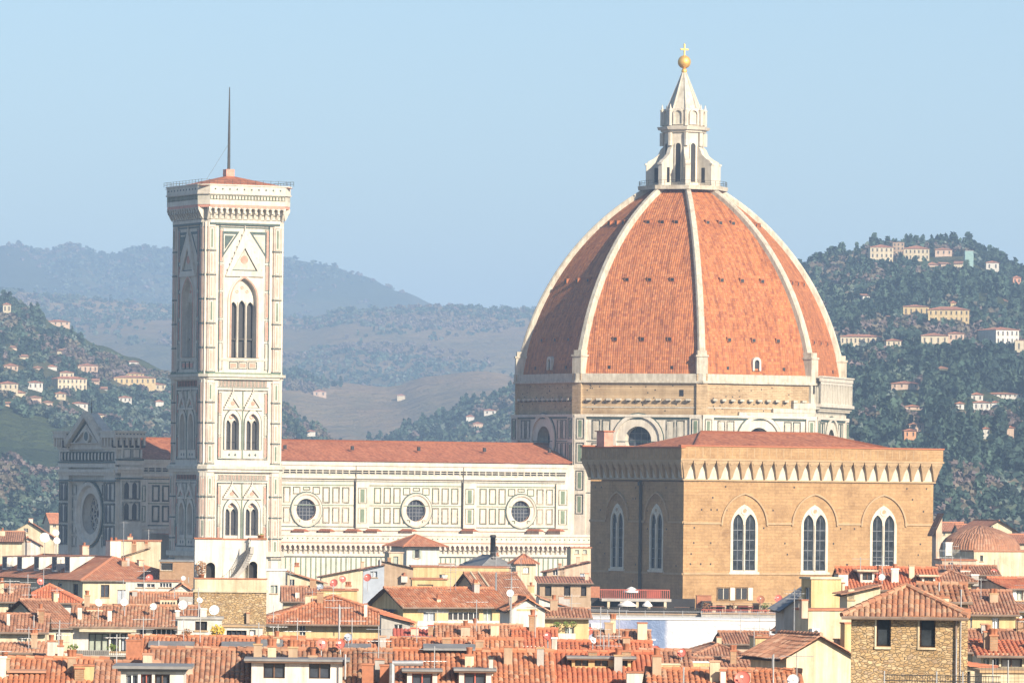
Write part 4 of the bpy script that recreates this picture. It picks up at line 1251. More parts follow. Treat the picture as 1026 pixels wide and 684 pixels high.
steel = plain('galvanised_steel', (.50, .50, .50), .4, .6, .2, 4)
redc = plain('red_canvas', (.46, .12, .085), .8, 0, .15, 2)
canvas = plain('white_canvas', (.76, .74, .70), .8, 0, .1, 2)
leafg = plain('leaves_green', (.14, .20, .04), .7, 0, .5, 8)
leafy = plain('leaves_yellow', (.62, .42, .05), .7, 0, .4, 8)
leafr = plain('leaves_reddish', (.30, .15, .07), .7, 0, .5, 8)
solar = plain('solar_panel', (.03, .05, .11), .12, 0, .3, 1)
gutterm = plain('gutter_metal', (.30, .22, .17), .5, .3, .3, 2)
bluew = plain('blue_grey_paint', (.38, .42, .48), .7, 0, .2, 1)

def tile_patch(b, p0, p1, p2, p3, m, near, tw=.24, th=.42, amp=.085):
    """p0-p1 eave, p2-p3 ridge (p3 above p0 side). near: real rows of half-round tiles"""
    p0, p1, p2, p3 = map(Vector, (p0, p1, p2, p3))
    U = (p1 - p0).normalized(); L = (p1 - p0).length
    d3 = p3 - p0; d2 = p2 - p0
    u3, u2 = d3.dot(U), d2.dot(U)
    S = d3 - U * u3 if (d3 - U * u3).length > .01 else d2 - U * u2
    H = S.length; S = S.normalized(); N = U.cross(S)
    if N.z < 0: N = -N
    ou, ov = random.uniform(0, 50) // tw * tw, random.uniform(0, 50) // th * th
    if not near:
        return b.add([p0, p1, p2, p3], [(0, 1, 2, 3)], m, [[(ou, ov), (ou + L, ov), (ou + u2, ov + H), (ou + u3, ov + H)]])
    n = max(1, int(round(L / tw))); w1 = L / n
    K = 4
    def top(u):
        h = H
        if u3 > 1e-3 and u < u3: h = H * u / u3
        if u2 < L - 1e-3 and u > u2: h = min(h, H * (L - u) / (L - u2))
        return h
    vs = []; fs = []; uvs = []
    rows = int(math.ceil(H / th))
    for c in range(n):
        jit = random.uniform(-.012, .012)
        for r_ in range(rows):
            v0 = r_ * th
            o = len(vs)
            jr = random.uniform(-.012, .012); any_ = False
            sag = mnoise.noise(p0 * .37 + U * (c * w1 * .45) + S * (v0 * .5)) * .09 - .03
            for k in range(K + 1):
                u = (c + k / K) * w1
                t_ = top(min(max(u, 1e-4), L - 1e-4))
                a = min(v0, t_); e = min(v0 + th + .03, t_)
                hh = amp * math.sin(math.pi * k / K) * 1.0
                if k in (1, 3): hh = amp * .86
                dx = U * (u + (jr if 0 < k < K else 0))
                vs.append(p0 + dx + S * a + N * (hh + .022 + jit + sag)); vs.append(p0 + dx + S * e + N * (hh * .93 + .002 + jit + sag))
                if e - a > .01: any_ = True
            if not any_:
                del vs[o:]; continue
            q = [(ou + (c + .5) * tw, ov + (r_ + .5) * th)] * 4
            for k in range(K):
                fs.append((o + 2 * k, o + 2 * k + 2, o + 2 * k + 3, o + 2 * k + 1)); uvs.append(q)
            # round front end of the tile
            vs_f = [o + 2 * k for k in range(K + 1)]
            fs.append(tuple(vs_f)); uvs.append([q[0]] * len(vs_f))
    return b.add(vs, fs, m, uvs)

class House:
    def __init__(s, label, Y, x0, xc, x1, ye, roof='gx', yr=None, wall=cream, tile=T_A, th=None, dep=9.0, o=.45, name='house', cat='house', zb=None, grp=None, gut=True, short=None):
        if th is None: th = 28 if xc - x0 > 2 else random.choice((-1, 2, 4, 1)) - (xc - CX) * .0096
        s.Y = Y; s.fr = Fr(xc, ye, Y, th); s.near = Y < 575
        s.W = s.fr.xat(x1, ye); s.D = s.fr.yat(x0, ye) if (xc - x0 > 2 and th > 10) else dep
        s.ye = ye; s.e = s.fr.z(ye); s.zb = GZ if zb is None else s.fr.z(zb)
        s.root = thing(name, label, cat, s.fr.o, s.fr.th, grp)
        if tile is T_A: tile = (T_A, T_D, T_A, T_E)[int(x1 * 7 + Y) % 4]
        s.wall = wall; s.tile = tile; s.roof = roof; s.o = o; s.holes = {0: [], 1: [], 2: [], 3: []}; s.wins = []
        s.yr = yr
        mid = {'gx': (s.W / 2, s.D / 2), 'gy': (s.W / 2, 0), 'hip': (s.W / 2, s.D / 2), 'shed': (s.W / 2, s.D), 'shedr': (s.W, 0), 'shedl': (0, 0), 'flat': (0, 0)}[roof]
        s.rz = s.fr.z(yr, *mid) if yr is not None else s.e + .1
        s.rise = s.rz - s.e
        s.ro = s.mk_roof(gut)
    def M(s, f):
        return {0: FM(0, 0, 0), 3: FM(0, s.D, R(270)), 1: FM(s.W, 0, R(90)), 2: FM(s.W, s.D, R(180))}[f]
    def a(s, f, px, py):
        """coordinate along face f for a photo column"""
        if f == 0: return s.fr.xat(px, py)
        if f == 3: return s.D - s.fr.yat(px, py)
        return s.fr.yat(px, py, s.W)
    def fz(s, f, py, a=0):
        return s.fr.z(py, a, 0) if f == 0 else (s.fr.z(py, 0, s.D - a) if f == 3 else s.fr.z(py, s.W, a))
    def mk_roof(s, gut):
        W, D, e, r_, o, t = s.W, s.D, s.e, s.rz, s.o, s.tile
        b = MB(); N = s.near; H = s.rise
        P = lambda *a: tile_patch(b, *a, t, N)
        ed = []
        if s.roof == 'gx':
            k = H / (D / 2); z = e - o * k
            P((-o * .6, -o, z), (W + o * .6, -o, z), (W + o * .6, D / 2, r_), (-o * .6, D / 2, r_))
            P((W + o * .6, D + o, z), (-o * .6, D + o, z), (-o * .6, D / 2, r_), (W + o * .6, D / 2, r_))
            ed = [((-o * .6, D / 2, r_), (W + o * .6, D / 2, r_))]
            und = [[(-o * .6, -o, z - .14), (W + o * .6, -o, z - .14), (W + o * .6, D / 2, r_ - .14), (-o * .6, D / 2, r_ - .14)], [(-o * .6, D + o, z - .14), (W + o * .6, D + o, z - .14), (W + o * .6, D / 2, r_ - .14), (-o * .6, D / 2, r_ - .14)]]
            g_ = ((-o * .6, -o - .07, z - .06), (W + o * .6, -o - .07, z - .06))
        elif s.roof == 'gy':
            k = H / (W / 2); z = e - o * k
            P((-o, D + o, z), (-o, -o * .6, z), (W / 2, -o * .6, r_), (W / 2, D + o, r_))
            P((W + o, -o * .6, z), (W + o, D + o, z), (W / 2, D + o, r_), (W / 2, -o * .6, r_))
            ed = [((W / 2, -o * .6, r_), (W / 2, D + o, r_))]
            und = [[(-o, -o * .6, z - .14), (-o, D + o, z - .14), (W / 2, D + o, r_ - .14), (W / 2, -o * .6, r_ - .14)], [(W + o, -o * .6, z - .14), (W + o, D + o, z - .14), (W / 2, D + o, r_ - .14), (W / 2, -o * .6, r_ - .14)]]
            g_ = None
        elif s.roof == 'hip':
            h2 = min(W, D) / 2; k = H / h2; z = e - o * k
            if W >= D: A, B = (h2, D / 2, r_), (W - h2, D / 2, r_)
            else: A, B = (W / 2, h2, r_), (W / 2, D - h2, r_)
            c0, c1, c2, c3 = (-o, -o, z), (W + o, -o, z), (W + o, D + o, z), (-o, D + o, z)
            if W >= D:
                P(c0, c1, B, A); P(c2, c3, A, B); P(c3, c0, A, A); P(c1, c2, B, B)
                ed = [(A, B), (c0, A), (c3, A), (c1, B), (c2, B)]
            else:
                P(c0, c1, A, A); P(c3, c0, A, B); P(c2, c3, B, B); P(c1, c2, B, A)
                ed = [(A, B), (c0, A), (c1, A), (c2, B), (c3, B)]
            und = [[(c[0], c[1], c[2] - .1) for c in (c0, c1, c2, c3)]]
            g_ = ((-o, -o - .07, z - .06), (W + o, -o - .07, z - .06))
        elif s.roof == 'shed':
            k = H / D; z = e - o * k
            P((-o * .6, -o, z), (W + o * .6, -o, z), (W + o * .6, D, r_), (-o * .6, D, r_))
            ed = []; und = [[(-o * .6, -o, z - .14), (W + o * .6, -o, z - .14), (W + o * .6, D, r_ - .14), (-o * .6, D, r_ - .14)]]
            g_ = ((-o * .6, -o - .07, z - .06), (W + o * .6, -o - .07, z - .06))
        elif s.roof in ('shedr', 'shedl'):
            if s.roof == 'shedr':
                z = e - o * H / W
                P((-o, D + o, z), (-o, -o * .6, z), (W + .1, -o * .6, r_), (W + .1, D + o, r_)); und = [[(-o, -o * .6, z - .12), (-o, D + o, z - .12), (W + .1, D + o, r_ - .12), (W + .1, -o * .6, r_ - .12)]]
            else:
                z = e - o * H / W; r2 = s.rz
                P((W + o, -o * .6, z), (W + o, D + o, z), (-.1, D + o, r2), (-.1, -o * .6, r2)); und = [[(W + o, -o * .6, z - .12), (W + o, D + o, z - .12), (-.1, D + o, r2 - .12), (-.1, -o * .6, r2 - .12)]]
            g_ = None
        else:
            b.box(-.12, W + .12, -.12, D + .12, e - .02, e + .12, t); und = []; g_ = None
        for u_ in und: b.add(u_, [(0, 1, 2, 3)], woodb)
        for (p, q) in ed:
            p = Vector(p); q = Vector(q); n = max(1, int((q - p).length / .4))
            if N and n < 90:
                for k in range(n):
                    a_ = p.lerp(q, k / n); c_ = p.lerp(q, (k + 1.08) / n); b.tube(a_ + Vector((0, 0, .06)), c_ + Vector((0, 0, .04)), .13, t, 6, .11)
            else: b.tube(p, q, .14, t, 5)
        for f in range(len(b.f)):
            if f not in b.uv and b.m[f] == 0: b.uv[f] = [(f * .37 % 9, f * .83 % 7)] * len(b.f[f])
        ro = b.build('roof', s.root)
        if g_ and gut and s.Y < 720:
            b = MB(); b.tube(g_[0], g_[1], .075, gutterm, 6); b.build('gutter', ro)
        return ro
    def done(s):
        W, D, e, r_ = s.W, s.D, s.e, s.rz
        if s.Y < 800 and s.roof != 'flat' and W > 2.2 and s.root.name != 'stone_house':
            rs = random.Random(int(s.W * 1000)); P = proj(s.fr.w(0, 0) + Vector((0, 0, e)))[0], proj(s.fr.w(W, 0) + Vector((0, 0, e)))[0]
            for _ in range(1 + int((P[1] - P[0]) / 38)):
                px = rs.uniform(P[0] + 3, P[1] - 3); q = rs.random()
                yl = min(D * rs.uniform(.2, .5), 4)
                if s.roof == 'hip': px = rs.uniform(P[0] * .7 + P[1] * .3, P[0] * .3 + P[1] * .7)
                x = s.fr.xat(px, s.ye, yl); pz = proj(s.fr.w(x, yl) + Vector((0, 0, s.surf(x, yl))))[1]; k = F / s.Y
                if q < .45: s.ant(px, pz - rs.uniform(1.0, 2.4) * k, y=yl, arms=rs.choice((1, 2, 3)), r=.025)
                elif q < .97:
                    ww = rs.uniform(.15, .30 if s.Y > 350 else .22) * k; s.chim(px - ww, px + ww, pz - rs.uniform(.45, .95) * k, yl, rs.choice((cream, pinkp, brownp, brick, greyp, brownp)), rs.choice((0, 0, 1, 2)), rs.choice((terra, s.tile, sandp)))
                else: s.dish(px, pz - .7 * k, rs.uniform(.22, .34) * k, rs.choice((whitep, redp, whitep, canvas)), yl, rs.uniform(-30, 20))
        b = MB()
        zt = {k: [] for k in range(4)}
        def outline(f, L):
            p = [(0, s.zb), (L, s.zb), (L, e), (0, e)]
            h = r_ - .16
            if s.roof == 'gx' and f in (1, 3): p = [(0, s.zb), (L, s.zb), (L, e), (L / 2, h), (0, e)]
            if s.roof == 'gy' and f in (0, 2): p = [(0, s.zb), (L, s.zb), (L, e), (L / 2, h), (0, e)]
            if s.roof == 'shed':
                if f == 2: p = rect(0, L, s.zb, h)
                if f == 3: p = [(0, s.zb), (L, s.zb), (L, e), (0, h)]
                if f == 1: p = [(0, s.zb), (L, s.zb), (L, h), (0, e)]
            if s.roof == 'shedr':
                if f == 0: p = [(0, s.zb), (L, s.zb), (L, h), (0, e)]
                if f == 2: p = [(0, s.zb), (L, s.zb), (L, e), (0, h)]
                if f == 1: p = rect(0, L, s.zb, h)
            if s.roof == 'shedl':
                if f == 0: p = [(0, s.zb), (L, s.zb), (L, e), (0, h)]
                if f == 2: p = [(0, s.zb), (L, s.zb), (L, h), (0, e)]
                if f == 3: p = rect(0, L, s.zb, h)
            return p
        for f in range(4):
            b.M = s.M(f); L = W if f in (0, 2) else D
            b.face(outline(f, L), s.holes[f], 0, s.wall)
            for h in s.holes[f]: b.funnel(h, 0, h, .22, s.wall)
        b.M = None
        b.build('wall', s.root)
        return s
    def win(s, px0, px1, py0, py1, f=0, sh=None, kind='window', g=None, fr=whitep, bars=1, arched=False):
        """window between photo columns px0..px1 and rows py0..py1 on face f"""
        g = g or glass
        a0, a1 = s.a(f, px0, py1), s.a(f, px1, py1)
        z0, z1 = s.fz(f, py1, a0), s.fz(f, py0, a0)
        L = s.W if f in (0, 2) else s.D
        a0, a1 = max(.05, a0), min(L - .05, a1)
        if a1 - a0 < .08 or z1 - z0 < .08: return s
        z1 = min(z1, s.e - .08) if s.roof in ('gx', 'hip', 'flat', 'shed') and f == 0 else z1
        poly = arch((a0 + a1) / 2, z0, a1 - a0, z1 - z0, .5, 5) if arched else rect(a0, a1, z0, z1)
        s.holes[f].append(poly)
        b = MB(); b.M = s.M(f)
        t = min(.07, (a1 - a0) * .12)
        if arched: b.ring(poly, [(p[0] * .9 + (a0 + a1) * .05, p[1] * .93 + z0 * .07) for p in poly], .1, .18, fr)
        else: b.frame(a0, a1, z0, z1, t, .10, .18, fr)
        for k in range(bars):
            x = a0 + (a1 - a0) * (k + 1) / (bars + 1); b.box(x - t * .4, x + t * .4, .09, .18, z0, z1 - (.1 if arched else 0), fr)
        b.box(a0 - .08, a1 + .08, -.08, .05, z0 - .09, z0 - .003, sandp)
        w_ = b.build(kind, s.root)
        b = MB(); b.M = s.M(f); b.prism(poly, .20, .23, g); b.build('pane', w_)
        if sh:
            wd = (a1 - a0) / 2
            for (q0, q1) in ((a0 - wd, a0 - .02), (a1 + .02, a1 + wd)):
                b = MB(); b.M = s.M(f); b.box(q0, q1, -.07, -.02, z0, z1, sh)
                k = int((z1 - z0) / .16)
                for i in range(k): b.box(q0 + .05, q1 - .05, -.085, -.06, z0 + .05 + i * .16, z0 + .11 + i * .16, sh)
                b.build('shutter', w_)
        return s
    def rp(s, px, py, y=None):
        """a point on the roof's plan at column px; y = local depth"""
        y = s.D * .3 if y is None else y
        x = s.fr.xat(px, py, y); return x, y, s.fr.z(py, x, y)
    def surf(s, x, y):
        W, D = s.W, s.D; H = s.rise
        if s.roof == 'gx': return s.e + H * (1 - abs(y - D / 2) / (D / 2))
        if s.roof == 'gy': return s.e + H * (1 - abs(x - W / 2) / (W / 2))
        if s.roof == 'hip': 
            h2 = min(W, D) / 2; return s.e + H * min(1, max(0, min(x, W - x, y, D - y)) / h2)
        if s.roof == 'shed': return s.e + H * y / D
        if s.roof == 'shedr': return s.e + H * x / W
        if s.roof == 'shedl': return s.e + H * (1 - x / W)
        return s.e
    def chim(s, px0, px1, pyt, y=None, m=None, pots=1, cap=None, d=None):
        m = m or s.wall
        x, y, zt = s.rp((px0 + px1) / 2, pyt, y)
        w1 = (px1 - px0) * s.Y / F / 2 / .95; d = d or min(w1, .6)
        zb = min(s.surf(x, y), zt - .3) - .5
        b = MB(); b.box(x - w1, x + w1, y - d, y + d, zb, zt - .08, m); b.box(x - w1 - .04, x + w1 + .04, y - d - .04, y + d + .04, zt - .08, zt, cap or terra)
        c = b.build('chimney', s.ro)
        b = MB()
        for i in range(pots):
            xx = x + (i - (pots - 1) / 2) * w1 * 1.6 / max(1, pots)
            q = MB()
            b.lathe([(.12, zt), (.15, zt + .28), (.17, zt + .3), (.13, zt + .32), (.1, zt + .3)], terra, 8, (xx, y))
        if pots: b.build('chimney_pot', s.ro)
        return s
    def ant(s, px, pyt, pyb=None, y=None, arms=2, r=.035):
        x, y, zt = s.rp(px, pyt, y)
        zb = s.surf(x, y) - .1 if pyb is None else s.fr.z(pyb, x, y)
        b = MB(); b.tube((x, y, zb), (x, y, zt), r, steel, 5)
        for k in range(arms):
            z = zt - .15 - k * .55; l_ = random.uniform(.5, .8); a = random.uniform(-.5, .5)
            ca, sa = math.cos(a), math.sin(a)
            b.tube((x - l_ * ca, y - l_ * sa, z), (x + l_ * ca, y + l_ * sa, z), .02, steel, 4)
            for i in range(7):
                q = -l_ + 2 * l_ * i / 6
                hh = .22 * (1 - i * .08)
                b.tube((x + q * ca + hh * sa, y + q * sa - hh * ca, z), (x + q * ca - hh * sa, y + q * sa + hh * ca, z), .012, steel, 3)
        b.build('antenna', s.ro)
        return s
    def dish(s, px, py, rpx, m=None, y=None, az=-15):
        """satellite dish on a short post"""
        x, y, z = s.rp(px, py, y); r_ = rpx * s.Y / F
        b = MB()
        zb = min(s.surf(x, y), z - r_) - .1
        b.tube((x, y + .1, zb), (x, y + .1, z), .03, steel, 5)
        b.M = Matrix.Translation((x, y, z)) @ Matrix.Rotation(R(az), 4, 'Z') @ Matrix.Rotation(R(68), 4, 'X')
        b.lathe([(.02, -.02)] + [(r_ * k / 5, r_ * .22 * (k / 5) ** 2 - .02) for k in range(1, 6)] + [(r_ * 1.02, r_ * .2)], m or whitep, 18)
        b.tube((0, -r_ * .8, r_ * .1), (0, 0, r_ * .9), .02, steel, 4); b.box(-.06, .06, -.05, .05, r_ * .85, r_ * .97, whitep)
        b.M = None
        b.build('satellite_dish', s.ro)
        return s
    def dormer(s, px0, px1, pyt, pyb, wn=1, y=None, wall=white, rm=None, slab=None, ov=.25, fr=whitep, frac=.34):
        """box dormer on the front slope; pyt/pyb top and foot rows of its front wall"""
        y = y if y is not None else max(.2, s.D * .12)
        xa, _, zt = s.rp(px0, pyt, y); xb, _, zb = s.rp(px1, pyb, y)
        k = s.rise / (s.D / 2 if s.roof in ('gx', 'hip') else s.D)
        L = min((zt - s.surf((xa + xb) / 2, y)) / max(.05, k) + .6, s.D * .48)
        L = max(L, .8)
        b = MB(); n = wn; hs = []
        T = Matrix.Translation((0, y, 0)); b.M = T
        ww = (xb - xa) / n
        for i in range(n):
            c = xa + ww * (i + .5); hs.append(rect(c - ww * frac, c + ww * frac, zb + (zt - zb) * .12, zt - (zt - zb) * .12))
        b.face(rect(xa, xb, zb - .6, zt), hs, 0, wall)
        for h in hs: b.funnel(h, 0, h, .15, wall)
        b.add([(xa, 0, zb - .6), (xa, L, zb - .6), (xa, L, zt), (xa, 0, zt), (xb, 0, zb - .6), (xb, L, zb - .6), (xb, L, zt), (xb, 0, zt)], [(0, 1, 2, 3), (4, 5, 6, 7)], wall)
        dm = b.build('dormer', s.root)
        b = MB(); b.M = T
        b.box(xa - ov, xb + ov, -ov - .05, L, zt, zt + .10, slab or slate); b.box(xa - ov * .9, xb + ov * .9, -ov, L, zt - .07, zt - .002, woodb)
        b.build('dormer_roof', dm)
        for h in hs:
            b = MB(); b.M = T; x0_, x1_, z0_, z1_ = h[0][0], h[1][0], h[0][1], h[2][1]
            b.frame(x0_, x1_, z0_, z1_, .05, .06, .12, fr); xm = (x0_ + x1_) / 2
            b.box(xm - .03, xm + .03, .05, .12, z0_, z1_, fr); b.box(x0_, x1_, .14, .16, z0_, z1_, glass)
            b.build('dormer_window', dm)
        return s
    def skylight(s, px0, px1, pyt, pyb, y=None, m=None):
        """low flat canopy standing off the slope"""
        y = y if y is not None else s.D * .2
        xa, _, zt = s.rp(px0, pyt, y + 1.0); xb, _, _ = s.rp(px1, pyt, y + 1.0)
        z0 = s.fr.z(pyb, xa, y)
        b = MB()
        b.add([(xa, y, z0), (xb, y, z0), (xb, y + 1.3, zt), (xa, y + 1.3, zt), (xa, y, z0 + .1), (xb, y, z0 + .1), (xb, y + 1.3, zt + .1), (xa, y + 1.3, zt + .1)],
              [(0, 1, 2, 3), (4, 5, 6, 7), (0, 1, 5, 4), (1, 2, 6, 5), (3, 0, 4, 7), (2, 3, 7, 6)], m or slate)
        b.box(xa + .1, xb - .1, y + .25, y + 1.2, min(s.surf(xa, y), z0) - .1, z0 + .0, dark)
        b.build('skylight', s.ro)
        return s
def bush(name, label, cat, p, w_, h_, mat, n=160, grp=None, pot=True):
    t = thing(name, label, cat, p, 0, grp)
    b = MB()
    for _ in range(n):
        while True:
            q = Vector((random.uniform(-1, 1), random.uniform(-1, 1), random.uniform(-1, 1)))
            if q.length < 1: break
        c = Vector((q.x * w_ / 2, q.y * w_ / 2, h_ * .58 + q.z * h_ * .42)); s_ = random.uniform(.05, .11) * (.6 + w_ * .4)
        a = Vector([random.gauss(0, 1) for _ in range(3)]).normalized(); d = a.orthogonal().normalized()
        b.add([c + a * s_, c + d * s_ * .7, c - a * s_, c - d * s_ * .7], [(0, 1, 2, 3)], mat)
    b.build('foliage', t)
    b = MB()
    for k in range(4): b.tube((random.uniform(-.05, .05), 0, .05), (random.uniform(-.3, .3) * w_, random.uniform(-.2, .2) * w_, h_ * .7), .02, woodb, 4)
    b.build('stem', t)
    if pot:
        b = MB(); b.lathe([(.01, -.02), (.16, -.02), (.22, .26), (.25, .27), (.25, .32), (.2, .32), (.18, .25), (.01, .25)], terra, 10); b.build('pot', t)
    return t
H = House
# ---- far left, behind the long roofs
h = H('pale gabled hall with a small finial, far left beside the shaded facade', 900, 4, 4, 54, 537.5, 'gy', 522, cream, T_F, 4, 14, .8); h.chim(29, 33, 519, 0.3, white, 0); h.win(24, 28, 529, 533); h.done()
H('low white gabled shed in front of the pale hall, far left', 850, 14, 14, 40, 545, 'gy', 538, white, T_F, 4, 8).done()
H('small red roofed house just left of the shaded facade, on the hillside foot', 1250, 44, 50, 62, 522, 'gx', 514, cream, T_F).win(53, 56, 524, 528).done()
h = H('brownish roofed house at the far left edge behind the dishes', 820, -30, -30, 22, 541, 'gx', 532, cream, T_G, 2, 8); h.chim(0, 5, 531); h.done()
h = H('long building with a row of white dormer cheeks on its big hipped roof', 640, -32, 83, 191, 579.5, 'hip', 556.5, cream, T_F, 28)
h.win(101, 109.5, 585.5, 598, 0, None, g=glass, fr=woodb); h.win(117.5, 128, 590.5, 606, fr=steel, g=bluew); h.win(137, 146, 585, 588.5); h.win(160, 168, 588, 600)
h.win(73, 78, 584.5, 598, 3, fr=woodb); h.win(42, 47, 583, 586, 3, bars=0); h.win(24, 29.5, 583, 586, 3, bars=0); h.win(58, 62, 583.5, 587, 3, bars=0)
h.chim(108, 119.5, 541, 1.5 if False else h.D * .35, white, 2); h.chim(81, 88, 546, h.D * .6, pinkp, 1); h.chim(26, 30, 542, h.D * .8, greyp, 0)
h.ant(61, 560, y=h.D * .3, arms=3) ; h.ant(11, 562, y=h.D * .75); h.ant(144, 563, y=2.5, arms=1); h.ant(124, 522, y=h.D * .4, arms=1)
h.dish(45, 538.5, 5.2, y=h.D * .75, az=-20); h.dish(56, 533.5, 3.4, y=h.D * .72, az=-10); h.dish(57, 541.5, 3.6, y=h.D * .65, az=-10)
# the white-cheeked dormers stand on the shaded west slope
for k, px in enumerate((18, 33, 50, 68, 81)):
    yy = h.fr.yat(px, 560, 3.2); b = MB(); zt = h.fr.z(557, 3.2, yy); z_ = h.surf(2.0, yy)
    b.add([(1.6, yy - .7, h.surf(1.6, yy)), (1.6, yy + .7, h.surf(1.6, yy)), (1.6, yy + .7, zt), (1.6, yy - .7, zt), (4.6, yy - .7, zt), (4.6, yy + .7, zt)],
          [(0, 1, 2, 3), (0, 3, 4), (1, 2, 5)], white)
    b.add([(1.3, yy - .95, zt), (4.9, yy - .95, zt + .15), (4.9, yy + .95, zt + .15), (1.3, yy + .95, zt)], [(0, 1, 2, 3)], T_F)
    b.box(1.56, 1.6, yy - .5, yy + .5, h.surf(1.6, yy) + .2, zt - .15, glass)
    b.build('dormer', h.root)
h.done()
h = H('tall cream parapet wall house behind the hipped roof, left of the bell tower foot', 700, 117, 117, 161, 541.5, 'flat', None, cream, terra, 3, 7); h.ant(149, 530, y=1, arms=1); h.chim(128, 133, 537); h.done()
h = H('small house with an orange roof in front of the cream parapet wall', 660, 104, 104, 150, 563, 'shedr', 548, cream, T_F, 4, 4); h.done()
h = H('plain brown brick block between the hipped roof and the white roof terrace', 640, 160, 160, 197, 562, 'flat', None, brick, slate, 2, 8); h.win(161, 173, 563.5, 571, g=dark, bars=0); h.done()

# ---- white roof terrace tower with the curved stair
h = H('stone tower house topped by a white roof terrace with a curved outside stair', 430, 195, 195, 267, 592.5, 'flat', None, rubble, cream, 4, 7, name='tower_house')
fr = h.fr; zf_ = lambda py: fr.z(py, 2, 0); xx = lambda px, y=0: fr.xat(px, 570, y)
b = MB(); b.box(0, h.W, -.06, 6, h.e - .05, zf_(579.8), cream); b.box(-.06, h.W + .06, -.12, .25, zf_(579.8), zf_(578.6), terra); b.build('terrace_wall', h.root)
zfl = zf_(579.5)
b = MB(); b.M = Matrix.Translation((0, 1.2, 0))
dl_ = arch(xx(211.3), zfl, .66, zf_(563.5) - zfl, .5, 6); dr_ = arch(xx(254), zfl, .62, zf_(562) - zfl, .5, 6)
b.face(rect(0, xx(223.5), zfl, zf_(540)), [dl_], 0, white); b.funnel(dl_, 0, dl_, .4, white); b.box(0, xx(223.5), 0.41, 3.6, zfl, zf_(540), white) if False else None
b.face(rect(xx(249.5), h.W, zfl, zf_(540)), [dr_], 0, white); b.funnel(dr_, 0, dr_, .4, white)
b.M = None
b.box(xx(223.5) - .02, xx(223.5), 1.2, 4.4, zfl, zf_(540), white); b.box(0, .02, 1.2, 4.4, zfl, zf_(540), white); b.box(h.W - .02, h.W, 1.2, 4.4, zfl, zf_(540), white)
# curved recess wall
x0_, x1_ = xx(223.5), xx(249.6); cx_ = (x0_ + x1_) / 2; rr_ = (x1_ - x0_) / 2
vs = []; n = 14
for k in range(n + 1):
    a = math.pi * k / n; vs += [(cx_ - rr_ * math.cos(a), 1.2 + rr_ * .55 * math.sin(a), zfl), (cx_ - rr_ * math.cos(a), 1.2 + rr_ * .55 * math.sin(a), zf_(541))]
b.add(vs, [(2 * k, 2 * k + 2, 2 * k + 3, 2 * k + 1) for k in range(n)], white, smooth=True)
b.box(-.05, x0_, 1.1, 4.4, zf_(540), zf_(538.8), terra); b.box(x1_, h.W + .05, 1.1, 4.4, zf_(540), zf_(538.8), terra); b.box(x0_, x1_, 1.9, 4.4, zf_(541), zf_(539.5), terra)
up = b.build('penthouse', h.root)
b = MB(); b.M = Matrix.Translation((0, 1.2, 0)); b.prism(dl_, .42, .46, dark); b.build('door', up)
b = MB(); b.M = Matrix.Translation((0, 1.2, 0)); b.prism(dr_, .42, .46, dark); b.build('door', up)
b = MB()
n = 16
for k in range(n):
    f = k / n; px = 230 + 22 * f ** .8; y = .75 + .45 * math.sin(math.pi * f)
    x = xx(px); z = zfl + (zf_(546) - zfl) * (f ** 1.35)
    b.box(x - .02, x + .26, y - .35, y + .35, z - .12 - .3 * f, z + .1, greyp)
    b.tube((x, y - .35, z), (x, y - .35, z + .62), .016, iron, 4)
    if k: b.tube((xp, yp - .35, zp + .62), (x, y - .35, z + .62), .02, iron, 4)
    xp, yp, zp = x, y, z
b.build('stair', up)
h.ant(190 + 9, 598, 625, y=-1.0, arms=1)
h.chim(247, 250, 613, -0.15, brownp, 0); h.done()
bush('potted_palm', 'reddish potted palm against the white terrace wall, left of the dark arched door', 'plant', h.fr.w(xx(202), .6) + Vector((0, 0, zfl)), .85, 1.3, leafr, 150)
bush('trailing_shrub', 'small green shrub on top of the white roof terrace beside the stair head', 'plant', h.fr.w(xx(262), 2.5) + Vector((0, 0, zf_(540))), .5, .45, leafg, 60)

# ---- left middle
h = H('house with a white roof-terrace wall under the big hipped roof, strewn with clutter', 560, 126, 126, 178, 582, 'flat', None, white, terra, 2, 5); h.win(137, 144, 584, 588, bars=0); h.win(147, 155, 584.5, 588, bars=1); h.win(160, 172, 583.5, 588, bars=3); h.dish(150, 579, 4.0, redp, 1); h.ant(189, 578, y=.5, arms=0); h.done()
h = H('small white gabled wall left of the tower house', 540, 172, 172, 194, 592, 'gy', 584, white, T_A, 4, 5); h.dish(184, 579, 2.5, y=1); h.done()
h = H('low orange roof with a vented brick box, left of the stone tower house', 500, 132, 132, 197, 612, 'gx', 594, cream, T_A, 3, 7)
h.chim(161, 177, 599.5, .6, cream, 0, d=.5); h.chim(180, 193, 596, 1.2, greyp, 0); h.ant(175, 588, y=1.5, arms=2); h.dish(190, 604, 2.5, y=.6); h.done()
b = MB(); x_, y_, z_ = h.rp(169, 605, .6)
for k in range(5): b.prism(arch(x_ - .48 + k * .24, z_ - .1, .12, .32, .5, 4), y_ - .56, y_ - .5, dark)
b.build('vent', h.root)
h = H('small red hipped roof over a white wall, left of the cream corner house', 520, 20, 20, 76, 600.5, 'hip', 586, white, T_C, 3, 9); h.ant(57, 589, y=1); h.ant(28, 575, y=2, arms=3); h.chim(55, 59, 593, .5, white, 0); h.done()
h = H('cream gabled house end at the left edge, above the brown tiled slopes', 470, -25, -25, 25, 600, 'gx', 586, cream, T_B, 2, 6); h.ant(10, 580, y=1, arms=3); h.win(8, 14, 603, 610); h.done()
